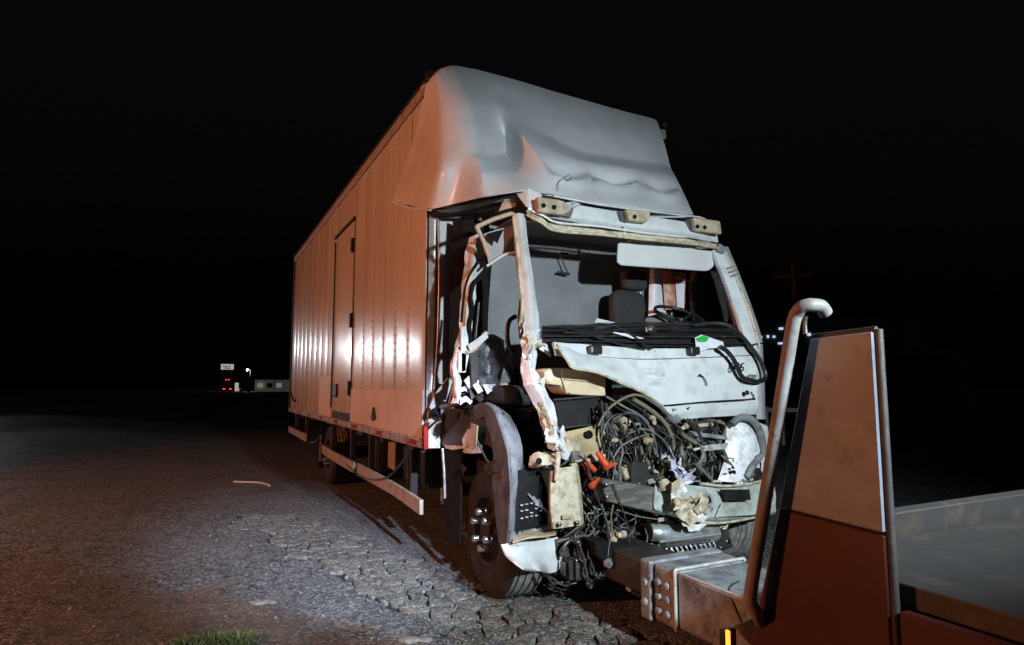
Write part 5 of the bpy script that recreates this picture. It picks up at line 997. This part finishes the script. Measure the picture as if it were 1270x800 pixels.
box('lens', Vector((-0.235,-3.320,0.667)), (.008, .012, .05), M['amberon'], al, bev=.002)
# lifting beam: square tube running back under the crashed truck
x0, x1, z0, z1 = .60, 1.06, .17, .44
def beam_box(name, x0, x1, y0, y1, z0, z1, mt, bev=.014, par=K): return box(name, ((x0 + x1) / 2, (y0 + y1) / 2, (z0 + z1) / 2), (x1 - x0, y1 - y0, z1 - z0), mt, par, bev=bev)
bb = beam_box('lifting_beam', x0, x1, -3.6, -2.16, z0, z1, M['beam'])
col_ = beam_box('beam_collar', x0 - .012, x1 + .012, -2.155, -1.99, z0 - .012, z1 + .012, M['beam'], .02)
beam_box('collar_plate', x0 - .03, x1 + .03, -1.985, -1.90, z0 - .02, z1 + .015, M['beam'], .012)
tube('collar_weld', [(x0 - .012, -2.157, z0 - .01), (x0 - .012, -2.157, z1 + .006), (x0 + .01, -2.157, z1 + .014), (x1, -2.157, z1 + .014), (x1 + .012, -2.157, z1)], .009, M['edge'], K, n=4, smooth=.2)
for y in (-2.03, -2.10):
    for z in (.22, .29, .36): lathe('bolt', [(0, .022), (.012, .02), (.016, .01), (.016, 0)], (x0 - .012, y, z), (-1, 0, 0), M['beam'], col_, seg=14)
for z in (.24, .34): lathe('bolt', [(0, .022), (.012, .02), (.016, .01), (.016, 0)], (x0 - .03, -1.94, z), (-1, 0, 0), M['beam'], col_, seg=14)
tube('beam_scar', [(x0 + .17, -2.4, z1 + .001), (x0 + .06, -2.45, z1 + .001), (x0 - .001, -2.52, z1 - .02), (x0 - .001, -2.6, z0 + .14), (x0 - .001, -2.75, z0 + .09)], .004, M['frame'], bb, n=4)
tube('beam_weld', [(x0 + .01, -2.17, z1 - .002), (x0 + .01, -2.9, z1 - .002), (x0 + .01, -3.5, z1 - .002)], .006, M['edge'], bb, n=2)
beam_box('inner_beam', x0 + .08, x1 - .08, -1.9, -.95, z0 + .04, z1 - .04, M['frame'])
beam_box('cross_arm', .35, 2.05, -1.15, -.90, .17, .33, M['frame'], .02)
plate('arm_gusset', [(0.556,-1.500,0.453),(0.927,-1.500,0.393),(1.129,-1.500,0.301),(1.109,-1.500,0.088),(0.870,-1.500,0.113),(0.692,-1.500,0.278),(0.577,-1.500,0.358)], .16, M['matte'], K, bev=.01, direction=(0, 1, 0))
box('pad_block', (0.725,-1.620,0.231), (.05, .05, .10), M['galv'], K, bev=.006)
box('pad_holder', (0.796,-1.620,0.231), (.08, .08, .17), M['frame'], K, bev=.006)

# ------------------------------------------------------------------ far side of the road
def far_lamp(name, loc, label, m_, arm, grp, h=None):
    t = thing(name, label, 'lamp', (loc[0], loc[1], 0), grp)
    x, y, z = loc
    tube('pole', [(x + arm, y, 0), (x + arm, y, z * .6), (x + arm, y, z)], .10, M['galvpost'], t, seg=8, n=2, r2=.06)
    tube('arm', [(x + arm, y, z), (x + arm * .5, y, z + .25), (x, y, z + .2)], .04, M['galvpost'], t, seg=6, n=3)
    hd = box('lamp_head', (x, y, z + .16), (.55, .26, .10), M['galvpost'], t, bev=.02)
    box('lamp_glass', (x, y, z + .10), (.42, .2, .03), m_, hd, bev=.005)
    return t
far_lamp('street_lamp', (-9.5, .2, 3.2), 'sodium street lamp standing opposite the box truck', M['sodium'], -1.2, None)
def at(px_dir, dist, z=0):
    v = Vector(px_dir); return Vector((cam.location.x + v.x * dist, cam.location.y + v.y * dist, z))
def dirn(px):  # horizontal heading for a bearing in degrees right of +Y
    return (math.sin(R(px)), math.cos(R(px)), 0)
def bearing(px): return 26.7117 + math.degrees(math.atan((px - 635) / 769 / 1.005))
BWW = emit('lit distant window', (.7, .68, .6), .22)
BW = emit('glowing distant wall', (.75, .72, .62), .035)  # wall emits by itself, standing in for lamplight on it
# far truck with red lamps, seen from behind
def rear_truck(px, dist, s, label, lit=True):
    c = at(dirn(bearing(px)), dist); t = thing('truck', label, 'truck', tuple(c), 'distant trucks')
    rot = (0, 0, -R(bearing(px)))
    def B(name, x, y, z, sx, sy, sz, m_, par=t, bev=.03):
        q = Vector((x, y, z)) * s; q.rotate(Euler(rot)); return box(name, c + q, (sx * s, sy * s, sz * s), m_, par, rot=rot, bev=bev)
    body = B('trailer', 0, 3, 2.3, 2.5, 6, 2.6, M['towwhite'] if not lit else M['towred']); B('bumper', 0, -.1, .75, 2.4, .2, .25, M['frame'])
    for x in (-.8, .8):
        B('wheel', x, .8, .5, .5, .95, .95, M['rubber'], bev=.2)
        if lit:
            B('tail_lamp', x, -.05, .95, .5, .08, .25, M['redon'], body); B('marker_lamp', x * .45, -.05, 3.5, .3, .08, .16, M['redon'], body)
    for k in range(5): B('door_bar', 0, -.02, 1.3 + k * .5, 2.3, .04, .05, M['galvpost'], body)
    return t
rear_truck(282, 150, .8, 'distant dark red truck with lit tail lamps below the billboard')
rear_truck(304, 130, .9, 'distant pale box truck under the bright lamp post', False)
# billboard
c = at(dirn(bearing(281)), 210); t = thing('billboard', 'small lit white billboard above the distant red truck', 'sign', tuple(c)); rz = (0, 0, -R(bearing(281)))
face = box('panel', c + Vector((0, 0, 7.3)), (3.6, .2, 1.7), M['signon'], t, rot=rz)
for dx in (-1.2, 1.2): tube('post', [c + Vector((dx, .3, 0)), c + Vector((dx, .3, 6.5))], .12, M['galvpost'], t, n=2)
for k, (dx, dz, w) in enumerate(((-1.1, .2, .5), (-.4, .1, .7), (.5, .25, .6), (1.2, -.1, .4), (0, -.4, 1.6))):
    box('mark', c + Vector((dx, -.12, 7.3 + dz)), (w, .04, .28), M['frame'], face, rot=rz, bev=0)
# lamp post with a bright star of light
c = at(dirn(bearing(306)), 190)
far_lamp('street_lamp', (c.x, c.y, 5.9), 'bright white lamp on a tall post beside the distant box truck', emit('far lamp', (1, .97, .88), 120), .8, None)
bm = bmesh.new(); bmesh.ops.create_icosphere(bm, subdivisions=2, radius=.28); bmesh.ops.translate(bm, verts=bm.verts, vec=(c.x, c.y - .2, 5.95)); link('globe', finish(bm, True), emit('far globe', (1, .97, .9), 12), SC.objects['street_lamp.001'])
lamp('far_post_light', 'POINT', (c.x, c.y - .5, 5.6), None, 260, (1, .95, .85), .3)
for k, q in enumerate(STREAK_LAMPS):
    far_lamp('street_lamp', q, ('tall unseen lamp post added far along the verge for side streaks', 'shorter unseen lamp post added on the verge for side streaks')[k], M['lampon'], -1.0, 'added lamp posts')
# low distant building, poles and rail
c = at(dirn(bearing(345)), 170); t = thing('building', 'long low pale building with self-glowing walls far down the road', 'building', tuple(c)); rz = (0, 0, -R(bearing(345)))
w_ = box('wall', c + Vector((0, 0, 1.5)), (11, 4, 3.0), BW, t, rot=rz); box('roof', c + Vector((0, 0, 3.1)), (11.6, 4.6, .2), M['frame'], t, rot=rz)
for k in range(5): box('window', c + Vector((-4.4 + k * 2.2, -2.0 + .0, 1.6)), (1.2, .12, 1.1), M['glass'] if k % 2 else BWW, w_, rot=rz, bev=0)
c = at(dirn(bearing(295)), 180); t = thing('shed', 'small self-glowing white kiosk between the two distant trucks', 'building', tuple(c)); rz = (0, 0, -R(bearing(295)))
box('wall', c + Vector((0, 0, 1.2)), (1.5, 2, 2.2), M['signon'], t, rot=rz); box('roof', c + Vector((0, 0, 2.4)), (1.8, 2.4, .2), M['frame'], t, rot=rz)  # kiosk wall glows with the sign's emission, no lamp shines on it
rear_truck(329, 190, .7, 'distant small red lorry in front of the long low building')
for px_, lab in ((291, 'thin pale post beside the white kiosk'), (340, 'thin pale post rising behind the long low building')):
    c = at(dirn(bearing(px_)), 165); tag(tube('post', [c, c + Vector((0, 0, 4.2 if px_ == 340 else 3.2))], .07, M['galvpost'], n=2, seg=6), lab, 'post')
# far right: pole with cross arm, shop front, rail
c = at(dirn(bearing(990)), 34); t = thing('utility_pole', 'dark utility pole with a cross arm behind the shop front', 'pole', tuple(c)); rz = (0, 0, -R(bearing(990)))
tube('shaft', [c, c + Vector((0, 0, 7.6))], .14, M['concrete'], t, n=2, r2=.10); box('cross_arm', c + Vector((0, 0, 6.9)), (1.9, .12, .12), M['concrete'], t, rot=rz)
for dx in (-.8, -.3, .3, .8): lathe('insulator', [(0, .05), (.12, .05), (.16, .03), (.16, 0)], c + Euler(rz).to_matrix() @ Vector((dx, 0, 6.96)), (0, 0, 1), M['concrete'], t, seg=10)
c = at(dirn(bearing(1000)), 30); t = thing('shop_building', 'dim roadside building with small blue white lit lettering', 'building', tuple(c)); rz = (0, 0, -R(bearing(1000))); rm = Euler(rz).to_matrix()
wl_ = box('wall', c + rm @ Vector((1.5, 2, 1.5)), (9, 4, 3.0), M['concrete'], t, rot=rz); fs = box('fascia', c + rm @ Vector((1.2, -.15, 3.55)), (6.6, .3, 1.5), BWD if False else M['concrete'], t, rot=rz)
box('canopy', c + rm @ Vector((.5, -.5, 2.62)), (9, 1.2, .22), M['concrete'], t, rot=rz); box('roof', c + rm @ Vector((1.5, 2, 4.4)), (9.2, 4.2, .15), M['frame'], t, rot=rz)
for dx, dz, w, h in ((-1.75, .10, .20, .18), (-1.45, .12, .16, .2), (-1.2, .1, .18, .16), (-.9, .45, .30, .16), (-.95, -.2, .34, .14), (-.5, .1, .2, .2), (.35, -.15, .34, .14), (.2, .15, .25, .2)):
    box('lit_letter', c + rm @ Vector((dx, -.33, 3.45 + dz)), (w * .6, .05, h * .6), M['blueon'], fs, rot=rz, bev=0)
for k in range(4): box('shutter', c + rm @ Vector((-2.2 + k * 2.2, -.06, 1.2)), (1.9, .1, 2.2), M['frame'], wl_, rot=rz)
c = at(dirn(bearing(955)), 16); t = thing('guard_rail', 'low pale steel guard rail beyond the crashed cab', 'rail', tuple(c)); rz = (0, 0, -R(bearing(955))); rm = Euler(rz).to_matrix()
box('rail_beam', c + rm @ Vector((1.0, 0, .82)), (2.6, .06, .10), M['galvpost'], t, rot=rz)
for dx in (0, .34, 2.0): box('rail_post', c + rm @ Vector((dx - .1, .06, .45)), (.07, .07, .9), M['galvpost'], t, rot=rz)
for k, q in enumerate(STREAK_LAMPS):
    lamp('streak_light', 'SPOT', (q[0] + .4, q[1] - .2, q[2] - .25), (0, 2.2, 1.7), (2600, 1000)[k], (.9, .95, 1), .2, (9, 15)[k], .5)  # narrow spots added at the unseen posts, aimed to streak the box side
